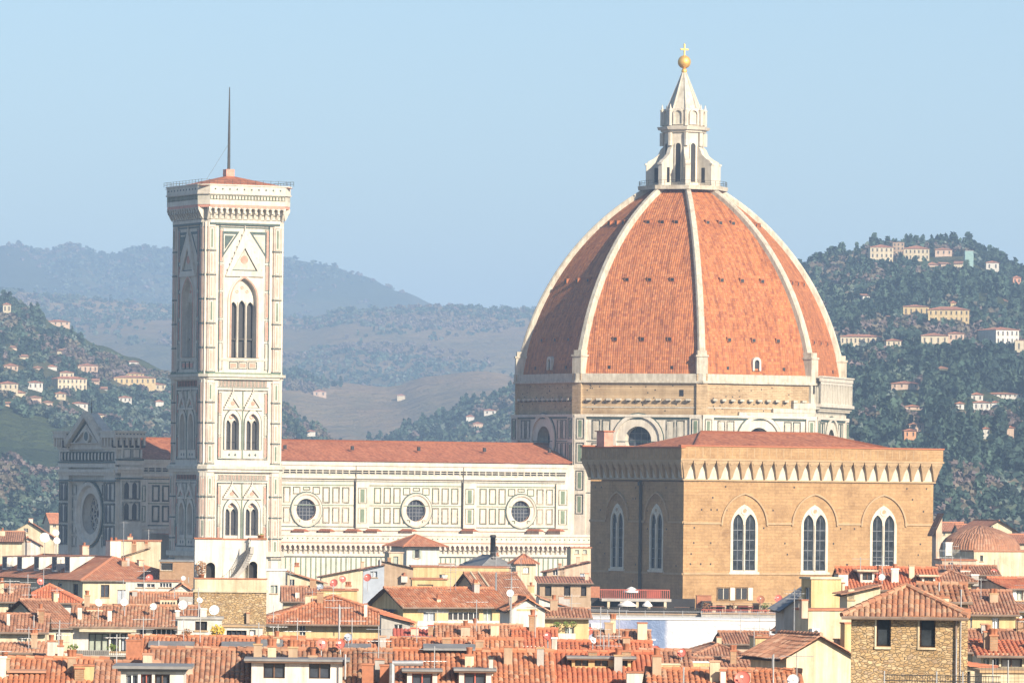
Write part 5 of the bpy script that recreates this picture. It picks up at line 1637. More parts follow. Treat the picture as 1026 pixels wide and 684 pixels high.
h = H('steep brown tiled roof running down to a cream wall, left of the awning', 430, -2, 47, 78, 626, 'gx', 601, cream, T_B, 30); h.ant(29, 586, y=5, arms=3); h.ant(60, 621, 640, y=-.3, arms=0); h.win(56, 61, 634, 641, sh=None); h.done()
h = H('broad brown tiled roof at the left edge with a shuttered wall below', 395, -35, -35, 45, 630.5, 'gx', 615.5, cream, T_B, 3, 7); h.win(17, 27, 637, 643.5, g=shutg, bars=1); h.chim(7, 10, 613, 1, white, 0); h.ant(34, 616, 640, y=-.4, arms=0); h.done()
h = H('low white wall with a thin tiled edge at the left, behind two white chimneys', 350, -30, -30, 47, 651.5, 'shed', 643, white, T_A, 2, 3); h.done()
h = H('pair of white chimney stacks on a low roof, left of the planter balcony', 335, 36, 36, 76, 663, 'gx', 657, pinkp, T_B, 2, 4); h.chim(48, 55, 641, .5, white, 1); h.chim(58, 63.5, 646, .4, white, 1); h.chim(65, 68, 652, .4, white, 0); h.ant(59, 630, y=.3, arms=0); h.done()
h = H('roof-terrace flat with a long cream awning and glass doors under orange tiles', 405, 73, 73, 196, 625, 'gx', 607, white, T_A, 2, 8)
h.win(88.5, 109, 634, 652, fr=iron, kind='glass_door', g=shutg, bars=2); h.win(111, 119, 634, 652, fr=iron, kind='glass_door'); h.win(121, 130, 634, 652, fr=iron, kind='glass_door', g=bluew); h.win(140, 146, 630, 640); h.win(152, 176, 628.5, 640, g=dark, fr=whitep, bars=4); h.win(180, 194, 630, 640, g=dark)
b = MB(); xa, xb = h.a(0, 80, 628), h.a(0, 137, 628); zt, zb = h.fr.z(628, 2), h.fr.z(632.3, 2)
b.add([(xa, -.06, zt), (xb, -.06, zt), (xb, -.95, zb + .1), (xa, -.95, zb + .1), (xb, -.95, zb), (xa, -.95, zb)], [(0, 1, 2, 3), (3, 2, 4, 5)], cream); b.build('awning', h.root)
b = MB(); b.box(h.a(0, 75, 650), h.a(0, 140, 650), -1.6, 0, h.fr.z(656.5, 2), h.fr.z(655.4, 2), greyp)
for k in range(30): b.box(.1 + k * .14, .13 + k * .14, -1.6, -1.57, h.fr.z(655.4, 2), h.fr.z(650.5, 2), iron)
b.build('balcony', h.root)
b = MB(); b.box(h.a(0, 75, 650), h.a(0, 110, 650), -1.5, -1.2, h.fr.z(655, 2), h.fr.z(650.5, 2), greyp); b.build('planter', h.root)
h.chim(78, 82, 607, 1.2, white, 0); h.chim(108, 112, 610, .8, white, 0); h.dish(98.5, 603.5, 4.0, y=1, az=30); h.dish(125, 603, 4.0, y=1.5, az=-10); h.chim(87, 103, 609, 3, cream, 0, d=.3)
for px, lab in ((74, 'green leafy bush at the left end of the balcony planter'), (113, 'green leafy bush at the right end of the balcony planter')):
    bush('balcony_bush', lab, 'plant', h.fr.w(h.a(0, px, 650), -1.35) + Vector((0, 0, h.fr.z(651.5, 2))), .8, .5, leafg, 90, pot=False)
h.done()
h = H('flat-slabbed terrace room with a dark opening, below the rubble stone wall', 385, 178, 178, 222, 619.5, 'flat', None, white, greyp, 2, 3)
h.win(195.5, 207.5, 622, 631, g=dark, bars=0, fr=woodb, kind='opening'); h.ant(199, 588, y=.5, arms=1, r=.03); h.dish(215, 611, 5.2, y=1, az=-10); h.dish(200, 601, 3, y=1, az=20); h.chim(201, 207, 609, 1, white, 0, whitep); h.chim(176, 180, 611, 1, white, 0, whitep); h.done()
h = H('low glazed veranda under a pale slab, right of the yellow shrub', 380, 224, 224, 263, 627.5, 'flat', None, white, sandp, 2, 3); h.win(227, 247, 631, 639, bars=3, fr=iron); h.win(250, 256, 630.5, 639, g=whitep, bars=0); h.done()
bush('yellow_shrub', 'bright yellow shrub on the terrace below the stone tower house', 'shrub', h.fr.w(h.a(0, 218, 637), -.6) + Vector((0, 0, h.fr.z(640, 0))), .95, .95, leafy, 220)
bush('potted_plant', 'reddish plant in front of the white terrace wall, left of the dark opening', 'plant', h.fr.w(h.a(0, 187, 637), -.4) + Vector((0, 0, h.fr.z(639, 0))), .7, .6, leafr, 100)

# ---- front row, left
h = H('long tiled roof with three flat grey skylights behind the front dormers', 330, 130, 130, 300, 662, 'gx', 638.5, brownp, T_A, 1.5, 8); h.skylight(149, 195, 643.5, 648); h.skylight(222, 256, 644, 648.5); h.skylight(258, 306, 642, 649, y=h.D * .12)
h.chim(127, 141, 640, 1.0, terra, 0); h.chim(286, 301, 645, .8, white, 0, whitep); h.ant(159, 641, 660, y=-.2, arms=0); h.done()
h = H('broad front roof with the big white two-window dormer, bottom left of centre', 275, 152, 152, 398, 697, 'gx', 651, pinkp, T_A, 1.5, 11)
h.dormer(252, 343, 661.5, 682, 2, y=.9, wall=white, ov=.35, frac=.235, fr=woodb)
h.ant(346, 655, 680, y=.4, arms=0, r=.045); h.chim(363, 374, 664, 1, terra, 0); h.chim(381, 392, 665, 1, terra, 0); h.chim(376, 385, 659, 2, greyp, 0)
h.dish(322, 645, 5.6, redp, y=4.8, az=25); h.dish(341, 645, 5.0, redp, y=4.9, az=-10); h.dish(349, 638, 4.2, bluew, y=5.5, az=-10); h.ant(340, 605, 650, y=5.3, arms=1); h.done()
h = H('front roof with two small grey-lidded dormers, bottom centre', 272, 400, 400, 552, 697, 'gx', 652, pinkp, T_A, 1.5, 11)
h.dormer(408, 438, 672, 690, 1, y=1.2, fr=redc, slab=slate); h.dormer(460, 492, 671.5, 690, 1, y=1.2, fr=redc, slab=slate)
b = MB(); x_, y_, z_ = h.rp(393, 664, .9); x2, _, z2 = h.rp(424, 664, .9); b.tube((x_, y_, z_ - 1.2), (x_, y_, z_), .13, steel, 8); b.tube((x_, y_, z_), (x2, y_, z2), .13, steel, 8); b.build('flue_pipe', h.ro)
h.skylight(424, 476, 646.5, 651, y=h.D * .44); h.chim(490, 494, 658, 2.5, white, 0, iron); h.done()
h = H('bottom left roof with a wide grey-topped dormer cut by the picture edge', 262, 98, 98, 152, 697, 'gx', 664, pinkp, T_B, 1.5, 6); h.done()
h = H('grey-lidded dormer house in the bottom left front, before the broad roof', 255, 121, 121, 184, 671.5, 'flat', None, white, slate, 1.5, 4, o=.3)
h.win(126, 138, 675, 692, fr=whitep, bars=1); h.win(141, 152, 675, 692, fr=redc); h.win(155, 170, 675, 692, fr=woodb); h.done()
b = MB(); b.box(-.35, h.W + .35, -.45, 4.2, h.e + .1, h.e + .22, slate); b.build('roof_slab', h.root)
h = H('orange tiled roof with a long dark slit, bottom left corner', 268, -20, -20, 100, 694, 'gx', 660, pinkp, T_A, 2, 8); h.skylight(8, 47, 671, 673.5, y=h.D * .24, m=T_B); h.chim(-4, 6, 657, 2, white, 0, whitep); h.chim(75, 98, 665, 2.0, yellow, 0, d=.4); h.done()

# ---- middle
h = H('brown-eaved house with a wide orange roof, right of the stone tower house', 470, 264, 264, 404, 621, 'hip', 597, yellow, T_A, 2, 13, o=.8); h.ant(341, 607, 632, y=-.7, arms=1); h.chim(387, 394, 619, -.4, cream, 0); h.ant(274, 606, 648, y=-.6, arms=3); h.chim(365, 368, 604, 1.0, white, 0); h.win(300, 306, 626, 636); h.done()
h = H('pale house corner with a blue doorway, immediately right of the tower house', 540, 267, 267, 286, 571, 'flat', None, white, whitep, 2, 5); h.win(271, 278, 586, 594, g=shutg); h.done()
h = H('white gabled shed with a dark right slope amid the rooftop clutter', 560, 288, 288, 324, 583, 'shedl', 572, cream, T_G, 6, 6); h.win(290, 295, 580, 588); h.done()
h = H('orange roof ending beneath the white gabled shed', 530, 284, 284, 330, 600, 'gx', 588, cream, T_B, 3, 5); h.chim(296, 300, 592, .5, white, 0); h.chim(310, 318, 595, .5, yellow, 1); h.done()
h = H('yellow chimneyed rooftop block between red satellite dishes', 520, 322, 322, 358, 591, 'flat', None, yellow, terra, 2, 4); h.dish(334.5, 584, 4.2, redp, 1, -20); h.dish(343, 580, 3.6, redp, 2, 10); h.dish(321, 588, 3.5, bluew, 1); h.dish(368.5, 578.5, 4.0, redp, 2, -25); h.chim(346, 352, 586, .6, pinkp, 2); h.chim(325, 331, 592, .4, woodb, 0); h.done()
h = H('blue-grey rooftop room behind a dull green wall, centre left', 600, 364, 364, 385, 570, 'shedr', 565, bluew, T_F, 2, 5); h.win(371, 378, 572, 578, g=bluew); h.ant(381, 560, y=.6, arms=0, r=.12); h.done()
h = H('low house with a tiled edge between the clutter and the small tower house', 640, 322, 322, 374, 577, 'shedr', 567, cream, T_G, 3, 5); h.done()
h = H('little cream tower house with a hipped roof and open shutter, against the nave gallery', 800, 392, 407.5, 440, 544, 'hip', 535.5, white, T_F, 24, o=.9); h.win(415.5, 420, 550, 559, sh=shutg, g=dark, bars=0); h.win(398, 402, 554, 562, 3, g=shutg); h.done()
h = H('boxy cream annex with a shuttered window, left of the little tower house', 780, 388, 390, 404, 553.5, 'flat', None, cream, pinkp, 10, 4); h.win(394, 399, 557, 567, g=shutg, bars=0); h.done()
h = H('long yellow rooftop wall stretching right from the little tower house', 690, 413, 413, 510, 567.5, 'flat', None, yellow, terra, 3, 8); h.dish(471.5, 572, 4.2, y=1, az=-10); h.win(440, 446, 575, 583); h.ant(497, 552, y=2, arms=2); h.chim(440, 455, 564, 3, greyp, 0); h.done()
h = H('grey-brown shaded wall below the cream annex', 680, 380, 380, 414, 568, 'shedl', 560, brownp, T_G, 3, 5); h.chim(402, 408, 576, -.2, white, 1); h.done()
h = H('yellow stepped annex standing in the brown roof, under the long yellow wall', 560, 413, 413, 448, 580, 'flat', None, yellow, terra, 3, 4); h.win(418, 434, 585, 592, g=yellow, bars=0); h.chim(444, 448, 576, .5, white, 0, whitep); h.done()
h = H('large brown tiled roof right of the yellow annex, with roof ladders', 545, 448, 486, 534, 601, 'gx', 574, brownp, T_B, 26, o=.5); h.ant(497, 573, 605, y=-.5, arms=0, r=.09); h.chim(492, 496, 594, 1, white, 1)
b = MB()
for q in (0.4, 1.2): b.tube((q, -.2, h.surf(q, 0) + .15), (q, h.D / 2, h.rz + .15), .09, cream, 5)
b.build('roof_ladder', h.ro); h.done()
h = H('house with an orange roof over a glazed white loggia, centre', 500, 373, 404, 506, 604.5, 'gx', 589, yellow, T_A, 26, o=.7)
h.win(424, 436, 608, 632, g=bluew, fr=whitep, bars=1); h.win(449, 480, 613, 621, g=dark, fr=whitep, bars=5, kind='loggia'); h.win(484, 493, 608, 628, g=shutg, fr=whitep); h.chim(437, 441, 599, .5, cream, 1)
b = MB(); b.box(h.a(0, 418, 610), h.a(0, 500, 610), -.10, -.003, h.fr.z(634, 4), h.fr.z(621.5, 4), white); b.box(h.a(0, 418, 610), h.a(0, 449, 610), -.12, -.003, h.fr.z(613, 4), h.fr.z(607, 4), white); b.build('loggia_wall', h.root)
b = MB()
for k in range(3):
    y0_, y1_ = h.D * (.18 + .27 * k), h.D * (.18 + .27 * k + .22)
    b.add([(-1.5, y0_, h.e - 1.6), (-1.5, y1_, h.e - 1.6), (-.12, y1_, h.e - .5), (-.12, y0_, h.e - .5)], [(0, 1, 2, 3)], solar)
b.build('solar_panels', h.root) if False else b.build('solar_panel', h.root); h.done()
h = H('red-brown low annex beside the yellow end wall of the loggia house', 440, 382, 382, 411, 622, 'shedl', 614, greyp, T_C, 3, 4); h.win(395, 403, 625, 633, g=dark); h.done()
h = H('small house with a red hipped roof right of the grey cone chimney', 760, 512, 517, 537, 562.5, 'hip', 555, cream, T_F, 12, o=.35); h.win(524, 530, 568, 574, g=whitep); h.done()
h = H('grey hipped roof with a tall dark cone chimney, against the nave gallery', 790, 485, 485, 513, 565, 'hip', 556, brownp, slate, 20, 8)
b = MB(); x_, y_, z_ = h.rp(494, 540, 1.5); zc_ = h.fr.z(558, x_, 1.5); b.lathe([(.42, zc_ - 1), (.36, z_ + .6), (.5, z_ + .3), (.2, z_ + .2), (.2, z_)][::1], iron, 10, (x_, y_)); b.lathe([(.65, zc_ - 1.2), (.30, zc_ + .8)], iron, 10, (x_, y_)); b.build('chimney', h.ro); h.done()
h = H('white gable-fronted house with a yellow band, right of centre', 420, 511, 511, 546, 609, 'gy', 598.5, white, T_A, 6, 7, o=.35)
b = MB(); b.box(h.W * .2, h.W * .8, -.04, -.003, h.fr.z(611.4, 1), h.fr.z(609.6, 1), yellow); b.build('band', h.root)
h.ant(512.5, 578, 634, y=-.6, arms=2, r=.05); h.dish(511.5, 594, 3.8, y=-.75, az=-10); h.win(519, 523, 625, 629, g=dark, bars=0); h.done()
h = H('flat red canopied roof ending at a white chimney, below the loggia', 385, 398, 398, 475, 637.5, 'shed', 630.5, pinkp, redc, 2, 3); h.chim(473, 479, 624, 1, white, 1, terra); h.done()
H('tiled roof strip right of the red canopy', 360, 440, 440, 521, 642, 'gx', 626.5, cream, T_A, 2, 6).done()
h = H('orange tiled roof above a white wall, below the white gable', 350, 517, 517, 556, 646.5, 'gx', 630.5, white, T_C, 2, 5); h.done()
h = H('row roof with tall upright tiles between the front dormers and red canopy', 318, 288, 288, 400, 658, 'gx', 642, pinkp, T_A, 1.5, 5); h.chim(317, 331, 650, 1, white, 0, whitep) if False else None; h.skylight(345, 372, 646, 650, y=.6); h.done()
h = H('mid tiled roof behind the two small dormers', 312, 396, 396, 496, 662, 'gx', 640.5, pinkp, T_A, 1.5, 6); h.done()
h = H('steep orange roof patch above the white wall at the bottom centre', 308, 492, 492, 524, 663, 'gx', 640.5, pinkp, T_A, 1.5, 4, o=.1); h.done()
h = H('bright white wall house with small dark windows, bottom centre right', 300, 497, 497, 553, 665, 'flat', None, white, slate, 2, 4); h.win(499, 503, 676, 682, g=dark); h.win(528, 536, 676, 684, g=dark); h.win(518, 522, 668, 690, g=greyp, bars=0); h.done()
h = H('tall yellow chimney house at the seam of the bottom centre roofs', 296, 549, 549, 562, 668, 'flat', None, yellow, terra, 2, 2); h.chim(553, 558, 638, .5, white, 0, whitep); h.dish(549, 637, 4.4, redp, .5, -25); h.done()

# ---- right of centre
h = H('old stone house with three dark square windows, left of the sandstone hall', 620, 541, 541, 592, 583, 'shed', 577, brownp, T_F, 3, 6)
h.win(546, 552.5, 586.5, 597, g=dark, bars=0, fr=woodb); h.win(565, 571.5, 586.5, 597, g=dark, bars=0, fr=woodb); h.win(582, 587.5, 586.5, 597, g=dark, bars=0, fr=woodb); h.chim(529, 535, 586, .2, yellow, 1); h.done()
h = H('pink house with a lean-to roof just left of the hall corner', 720, 548, 548, 592, 572, 'shedr', 562, pinkp, T_F, 4, 6); h.win(554, 559, 570, 576, g=glass); h.win(561, 565.5, 567, 576, g=woodb); h.win(581, 590, 574, 578, g=bluew); h.done()
h = H('small square cream belvedere above the pink house', 770, 568, 572, 592, 548.5, 'flat', None, cream, terra, 20, 4); h.win(576, 580, 550.5, 554.5, g=shutg, bars=0); h.win(584, 588, 550.5, 554.5, g=shutg, bars=0); h.done()
h = H('lean-to red roof right of the white gable-fronted house', 520, 540, 540, 583, 612, 'shedl', 597, white, T_B, 3, 5, o=.3); h.done()
h = H('yellow house with a planted balcony and red dish, below the stone house', 430, 545, 545, 590, 617, 'gx', 610, yellow, T_B, 3, 5); h.win(554, 559, 626, 634, g=woodb); h.win(566, 575, 628, 637, g=shutg); h.dish(590.3, 632, 4.4, redp, .3, -15)
b = MB(); b.box(h.a(0, 556, 630), h.a(0, 576, 630), -.9, 0, h.fr.z(640, 2), h.fr.z(634, 2), white); b.build('balcony', h.root)
for px, lab in ((558, 'dark green plant on the left of the yellow balcony'), (566, 'dark green plant in the middle of the yellow balcony'), (574, 'dark green plant on the right of the yellow balcony')):
    bush('balcony_plant', lab, 'plant', h.fr.w(h.a(0, px, 630), -.7) + Vector((0, 0, h.fr.z(629, 2))), .6, .5, leafg, 60, pot=False)
h.done()

# terraces at the foot of the hall
h = H('roof terrace with a dark railing, slab canopy and red fence below the shaded hall wall', 690, 585, 585, 703, 614.5, 'flat', None, greyp, brownp, 3, 9, name='terrace_house')
tz = lambda py: h.fr.z(py, 6, 0); tx = lambda px: h.a(0, px, 605)
b = MB(); n = 60
for k in range(n + 1): b.box(h.W * k / n - .03, h.W * k / n + .03, -.05, 0, tz(614.5), tz(608.5), iron)
b.box(0, h.W, -.07, .02, tz(609), tz(608.3), iron); b.box(0, h.W, .03, .06, tz(614.5), tz(609.5), iron); b.build('railing', h.root)
b = MB(); b.box(tx(604), tx(674), 2, 6.5, tz(602.5), tz(599.8), greyp)
for px in (592, 611, 624, 640, 652, 668): b.box(tx(px) - .15, tx(px) + .15, 2.1, 2.5, tz(614), tz(602.5), cream)
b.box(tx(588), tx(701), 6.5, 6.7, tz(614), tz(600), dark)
b.build('canopy', h.root)
b = MB(); n = 34
for k in range(n + 1): x = tx(602) + (tx(672) - tx(602)) * k / n; b.box(x - .04, x + .04, 2.0, 2.06, tz(599.8), tz(590.5), redc)
b.box(tx(602), tx(672), 1.98, 2.08, tz(591.3), tz(590.4), redc); b.box(tx(650), tx(664), 2.1, 2.15, tz(599), tz(591.5), redc); b.box(tx(590), tx(602), 2.0, 4, tz(599), tz(588), terra)
b.build('red_fence', h.root); h.done()
def umbrella(lab, p, w_, hh, mat):
    t = thing('umbrella', lab, 'umbrella', p)
    b = MB(); b.tube((0, 0, 0), (0, 0, hh), .04, whitep, 6); b.build('pole', t)
    b = MB(); b.lathe([(w_ / 2, hh - .5), (w_ / 3, hh - .28), (w_ / 6, hh - .08), (.02, hh + .03)], mat, 10); b.lathe([(w_ / 2, hh - .65), (w_ / 2, hh - .5)], mat, 10); b.build('canopy', t)
umbrella('white domed umbrella on the terrace under the shaded wall, behind the dark railing', h.fr.w(tx(629), 1) + Vector((0, 0, tz(614.5))), 2.2, 1.5, canvas)
umbrella('small white umbrella standing on the slab canopy beside the red fence', h.fr.w(tx(634), 2.6) + Vector((0, 0, tz(599.7))), 1.9, 1.35, canvas)
umbrella('narrow white umbrella right of the domed one behind the dark railing', h.fr.w(tx(649), .8) + Vector((0, 0, tz(614.5))), 1.2, 1.5, canvas)
h2 = H('roof terrace with a columned slab canopy below the sunny front of the hall', 690, 703, 703, 792, 614.5, 'flat', None, greyp, brownp, 3, 6, name='terrace_house')
ta = lambda px: h2.a(0, px, 605); tz = lambda py: h2.fr.z(py, 5, 0)
b = MB(); b.box(ta(715), ta(775), 1.5, 4.8, tz(606.3), tz(604.2), sandp); b.box(ta(690) * 0 + .2, ta(714), 1.5, 4.8, tz(604), tz(602.5), iron)
for px in (717, 727, 738, 753, 764, 772): b.box(ta(px) - .22, ta(px) + .22, 1.6, 2.0, tz(614.4), tz(606.3), cream)
for px in (705, 713): b.box(ta(px) - .12, ta(px) + .12, 1.6, 2.0, tz(614.4), tz(604), iron)
b.box(.1, ta(776), 4.6, 4.7, tz(614.4), tz(606.3), brownp)
b.build('canopy', h2.root)
b = MB(); n = 44
for k in range(n + 1): b.box(h2.W * k / n - .03, h2.W * k / n + .03, -.05, 0, tz(614.5), tz(610.5), redc)
b.box(0, h2.W, -.07, .02, tz(611), tz(610.3), redc); b.build('railing', h2.root)
h2.dish(762, 600.5, 4.2, terra, 1.0, -5); h2.dish(780, 599.5, 4.0, redp, 1.0, -15); h2.dish(781, 612, 4.5, redp, .4, -10); h2.chim(698, 712, 596, 4, terra, 0); h2.done()
for px, lab in ((735, 'small reddish potted shrub between the middle columns of the sunny terrace'), (768, 'green potted shrub near the right end of the sunny terrace'), (708, 'dark potted shrub under the dark pergola of the sunny terrace')):
    bush('potted_shrub', lab, 'plant', h2.fr.w(h2.a(0, px, 610), .8) + Vector((0, 0, h2.e + .1)), 1.0, 1.3, leafg if px == 768 else leafr, 90)
for k, (px, lab) in enumerate(((720, 'red-brown table at the left of the sunny terrace'), (748, 'red-brown table in the middle of the sunny terrace'), (786, 'red-brown table at the far right of the sunny terrace'))):
    p = h2.fr.w(h2.a(0, px, 610), 1.2) + Vector((0, 0, h2.e + .12)); t = thing('table', lab, 'table', p)
    b = MB(); b.box(-.9, .9, -.4, .4, .70, .76, redc); b.build('tabletop', t)
    for sx in (-.8, .8):
        for sy in (-.33, .33): b = MB(); b.box(sx - .04, sx + .04, sy - .04, sy + .04, 0, .70, woodb); b.build('leg', t)
for k, (px, lab) in enumerate(((598, 'dark table at the left behind the dark railing under the slab canopy'), (660, 'dark table right of the narrow umbrella behind the dark railing'), (684, 'dark table at the right end of the dark railing'))):
    p = h.fr.w(h.a(0, px, 610), 1.0) + Vector((0, 0, h.e + .12)); t = thing('table', lab, 'table', p)
    b = MB(); b.box(-.9, .9, -.4, .4, .70, .76, woodb); b.build('tabletop', t)
    for sx in (-.8, .8):
        for sy in (-.33, .33): b = MB(); b.box(sx - .04, sx + .04, sy - .04, sy + .04, 0, .70, iron); b.build('leg', t)
def sheet(name, cols):
    m, n, l, b = newmat(name)
    s = n.new('ShaderNodeSeparateXYZ'); l.new(objco(n), s.inputs[0])
    v = mathn(n, l, 'MULTIPLY', mathn(n, l, 'ADD', s.outputs[0], mathn(n, l, 'MULTIPLY', noise(n, l, objco(n), .35, 4), 1.0)), 1 / 22)
    l.new(ramp(n, l, v, cols), b.inputs['Base Color']); b.inputs['Roughness'].default_value = .55
    bump(n, l, b, noise(n, l, objco(n), 1.5, 3), .15)
    return m
tarp = sheet('printed_scaffold_sheet', [(.0, (.38, .39, .48)), (.18, (.28, .31, .45)), (.30, (.14, .20, .34)), (.38, (.17, .23, .37)), (.40, (.54, .55, .60)), (.44, (.62, .61, .62)), (.8, (.68, .65, .64))])
h = H('building wrapped in scaffold sheeting printed blue on the left and white on the right', 600, 588, 588, 779, 619.5, 'flat', None, tarp, canvas, 1.0, 8, name='wrapped_building', cat='building')
b = MB()
for k in range(11): b.tube((.2 + k * 1.9, .3, h.e - 1), (.2 + k * 1.9, .3, h.e + .9), .03, steel, 5)
b.tube((0, .3, h.e + .8), (h.W, .3, h.e + .8), .03, steel, 5); b.build('scaffold_pole', h.root)
b = MB(); b.box(h.a(0, 592, 628), h.a(0, 602.5, 628), -.2, -.14, h.fr.z(631.5, 1), h.fr.z(623.5, 1), whitep); b.ring(circ(h.a(0, 597, 628), h.fr.z(627, 1), .24, 12), circ(h.a(0, 597, 628), h.fr.z(627, 1), .15, 12), -.22, -.2, bluew); b.build('banner', h.root)
b = MB()
for i in range(4): b.box(h.a(0, 650, 640), h.a(0, 650, 640) + (.7, .5, .62, .35)[i], -.03, -.003, h.fr.z(641 + i * 5, 6), h.fr.z(639.5 + i * 5, 6), whitep)
b.build('print', h.root); h.done()
h = H('brown tiled roof with a yellow chimney in front of the blue sheeting', 380, 600, 600, 650, 646, 'gx', 632, brownp, T_B, 2, 5); h.chim(639, 648, 623, 1, cream, 0, terra); h.done()
h = H('orange roof strip with red pipes behind the long grey dormer', 330, 560, 560, 651, 657, 'gx', 643, pinkp, T_C, 2, 5)
for px in (582, 599, 607, 616): h.chim(px, px + 3, 648, .6, redc, 0)
h.dish(594, 641, 3.5, y=1, az=40); h.ant(610, 634, y=1, arms=2); h.ant(605, 636, y=1, arms=1); h.done()
h = H('front roof with a long low grey dormer, bottom right of centre', 276, 550, 550, 660, 697, 'gx', 654, pinkp, T_C, 1.5, 10)
h.dormer(573, 632, 659, 668.5, 3, y=3.2, wall=yellow, ov=.25, fr=woodb); h.chim(628, 645, 672, .6, white, 0, terra); h.done()
h = H('small yellow box dormer house left of the red dishes, bottom right of centre', 300, 648, 648, 690, 668, 'gx', 652, yellow, T_B, 2, 5); h.dish(657, 651, 4.6, redp, 1, -10); h.dish(683, 653.5, 4.4, redp, 1, -10); h.chim(657, 680, 664, .3, yellow, 0, cream, d=.5); h.done()
h = H('bottom roof of broad pale-edged tiles right of the yellow box dormer', 262, 655, 655, 802, 694, 'gx', 671.5, pinkp, T_A, 1.5, 6); h.dish(744, 680, 8.0, redp, .8, -10); h.ant(685, 668, 690, y=0, arms=0); h.ant(775, 655, 690, y=0, arms=0); h.dish(795, 681, 6, y=.8); h.chim(722, 727, 670, 1, white, 0); h.done()
h = H('ochre roofed low house with a shuttered window, in front of the white sheeting', 450, 702, 702, 740, 653, 'hip', 645, brownp, T_B, 4, 7, o=.7); h.win(733, 740, 652, 659, g=dark); h.done()
h = H('ochre roof stepping up behind the low shuttered house', 480, 727, 727, 772, 643, 'gx', 633, pinkp, T_B, 4, 7, o=.5); h.win(752, 755, 652, 656, g=dark, bars=0); h.done()
h = H('cluster of yellow wall and striped chimneys left of the white gable', 440, 757, 757, 786, 638.5, 'flat', None, yellow, terra, 4, 4); h.chim(758, 763, 634, .3, brownp, 0); h.chim(764, 769, 635, .3, brownp, 0); h.win(779, 783, 641, 650, g=whitep); h.ant(771, 628, y=.5, arms=1); h.done()
h = H('low clay roof under the ochre house, behind the broad bottom roof', 360, 700, 700, 762, 668, 'gx', 660, pinkp, T_B, 3, 5); h.win(728, 741, 669, 676, g=dark); h.chim(690, 712, 662, .5, yellow, 0, canvas); h.done()
h = H('white gable wall with a brown roof slope, left of the rubble stone house', 330, 752, 788, 853, 655, 'gy', 636, cream, T_B, 24, o=.5); h.chim(803, 811, 641, 2, pinkp, 0); h.ant(774, 656, 690, y=0, arms=1); h.chim(844, 853, 623, .5, yellow, 0, terra); h.done()
h = H('tall cream rooftop block with a slanting grey left side, before the hall', 400, 803, 813, 843, 579.5, 'flat', None, yellow, cream, 20, 4); h.win(806, 811, 588, 602, 3, g=glass); h.chim(843.5, 846, 583, 1, cream, 0); h.chim(838, 848, 574, 2.5, white, 1); h.ant(796, 589, 640, y=1, arms=2); h.done()
h = H('sloping grey sided annex running down left of the tall cream block', 405, 786, 786, 812, 607, 'shedr', 588, greyp, lead, 6, 4); h.win(806, 811, 593, 605); h.done()
h = H('broad beige wall house under the tall cream block', 380, 797, 810, 856, 611, 'flat', None, cream, terra, 20, 5); h.chim(802, 808.5, 600, -.3, pinkp, 0, terra); h.ant(796, 592, 637, y=-.6, arms=1)
b = MB(); b.box(h.a(0, 811, 632), h.a(0, 818, 632) , -.5, -.05, h.fr.z(637, 0), h.fr.z(629, 0), whitep); b.prism(circ(h.a(0, 814.5, 632), h.fr.z(633, 0), .16, 12), -.53, -.5, iron); b.build('air_conditioner', h.root); h.done()
h = H('narrow beige house behind the low cluster, left of the broad beige wall', 410, 785, 785, 812, 628, 'shedr', 606, cream, T_B, 5, 3); h.done()
h = H('white curved wall house right of the tall cream block', 390, 849, 849, 882, 594, 'shedr', 586, cream, T_B, 4, 4); h.win(850, 856, 590, 600, g=woodb); h.done()

# ---- rubble stone house, right front
h = H('rubble stone house with a spreading hipped roof and two tall windows, right front', 262, 853, 853, 961, 612.5, 'hip', 587, rubble, T_A, -4.5, 5.4, o=.42, name='stone_house')
h.win(878, 892.5, 618, 647, fr=woodb, g=glassb, bars=0); h.win(921.5, 937, 619, 648, fr=woodb, g=glassb, bars=0)
b = MB(); b.tube((h.W - .12, -.1, h.e - .25), (h.W - .12, -.1, GZ), .05, gutterm, 6); b.tube((h.W - .12, -.1, h.e - .25), (h.W + .3, -.3, h.e - .12), .05, gutterm, 6); b.build('downpipe', h.root)
for (c0, c1, c2, c3) in ((876.5, 878.3, 876.5, 893), (919.5, 921.3, 919.5, 938)):
    b = MB(); b.box(h.a(0, c0, 630), h.a(0, c1, 630), -.05, 0, h.fr.z(649, 2), h.fr.z(617, 2), cream)
    b.box(h.a(0, c2, 630), h.a(0, c3, 630), -.09, 0, h.fr.z(650, 2), h.fr.z(648, 2), cream); b.build('window_trim', h.root)
h.done()
h = H('rubble wing with a smaller tiled roof behind the stone house', 275, 926, 926, 970, 600, 'gx', 585.5, rubble, T_A, 2, 4, o=.3); h.chim(940, 950, 597, -.2, cream, 0); h.ant(941, 583, y=1, arms=0); h.done()
h = H('narrow rubble side wall right of the stone house drainpipe', 268, 962, 962, 970, 612, 'flat', None, rubble, terra, 2, 4); h.ant(963, 590, 690, y=-.4, arms=0, r=.03); h.done()
rl = thing('iron_railing', 'dark iron railing across the front of the rubble stone house', 'railing', at(886, 684, 250))
b = MB(); p0 = at(886, 684, 250)
for (z_) in (at(886, 675.5, 250).z - p0.z, at(886, 681, 250).z - p0.z): b.tube((0, 0, z_), (4.9, 0, z_ - .03), .022, iron, 5)
b.build('rail', rl)
b = MB()
for k in range(46): b.tube((k * .107, 0, -1.0), (k * .107, 0, at(886, 675.5, 250).z - p0.z), .012, iron, 4)
b.build('bars', rl) if False else b.build('balusters', rl) if False else tag(b.build('baluster', rl), kind='stuff')
b = MB()
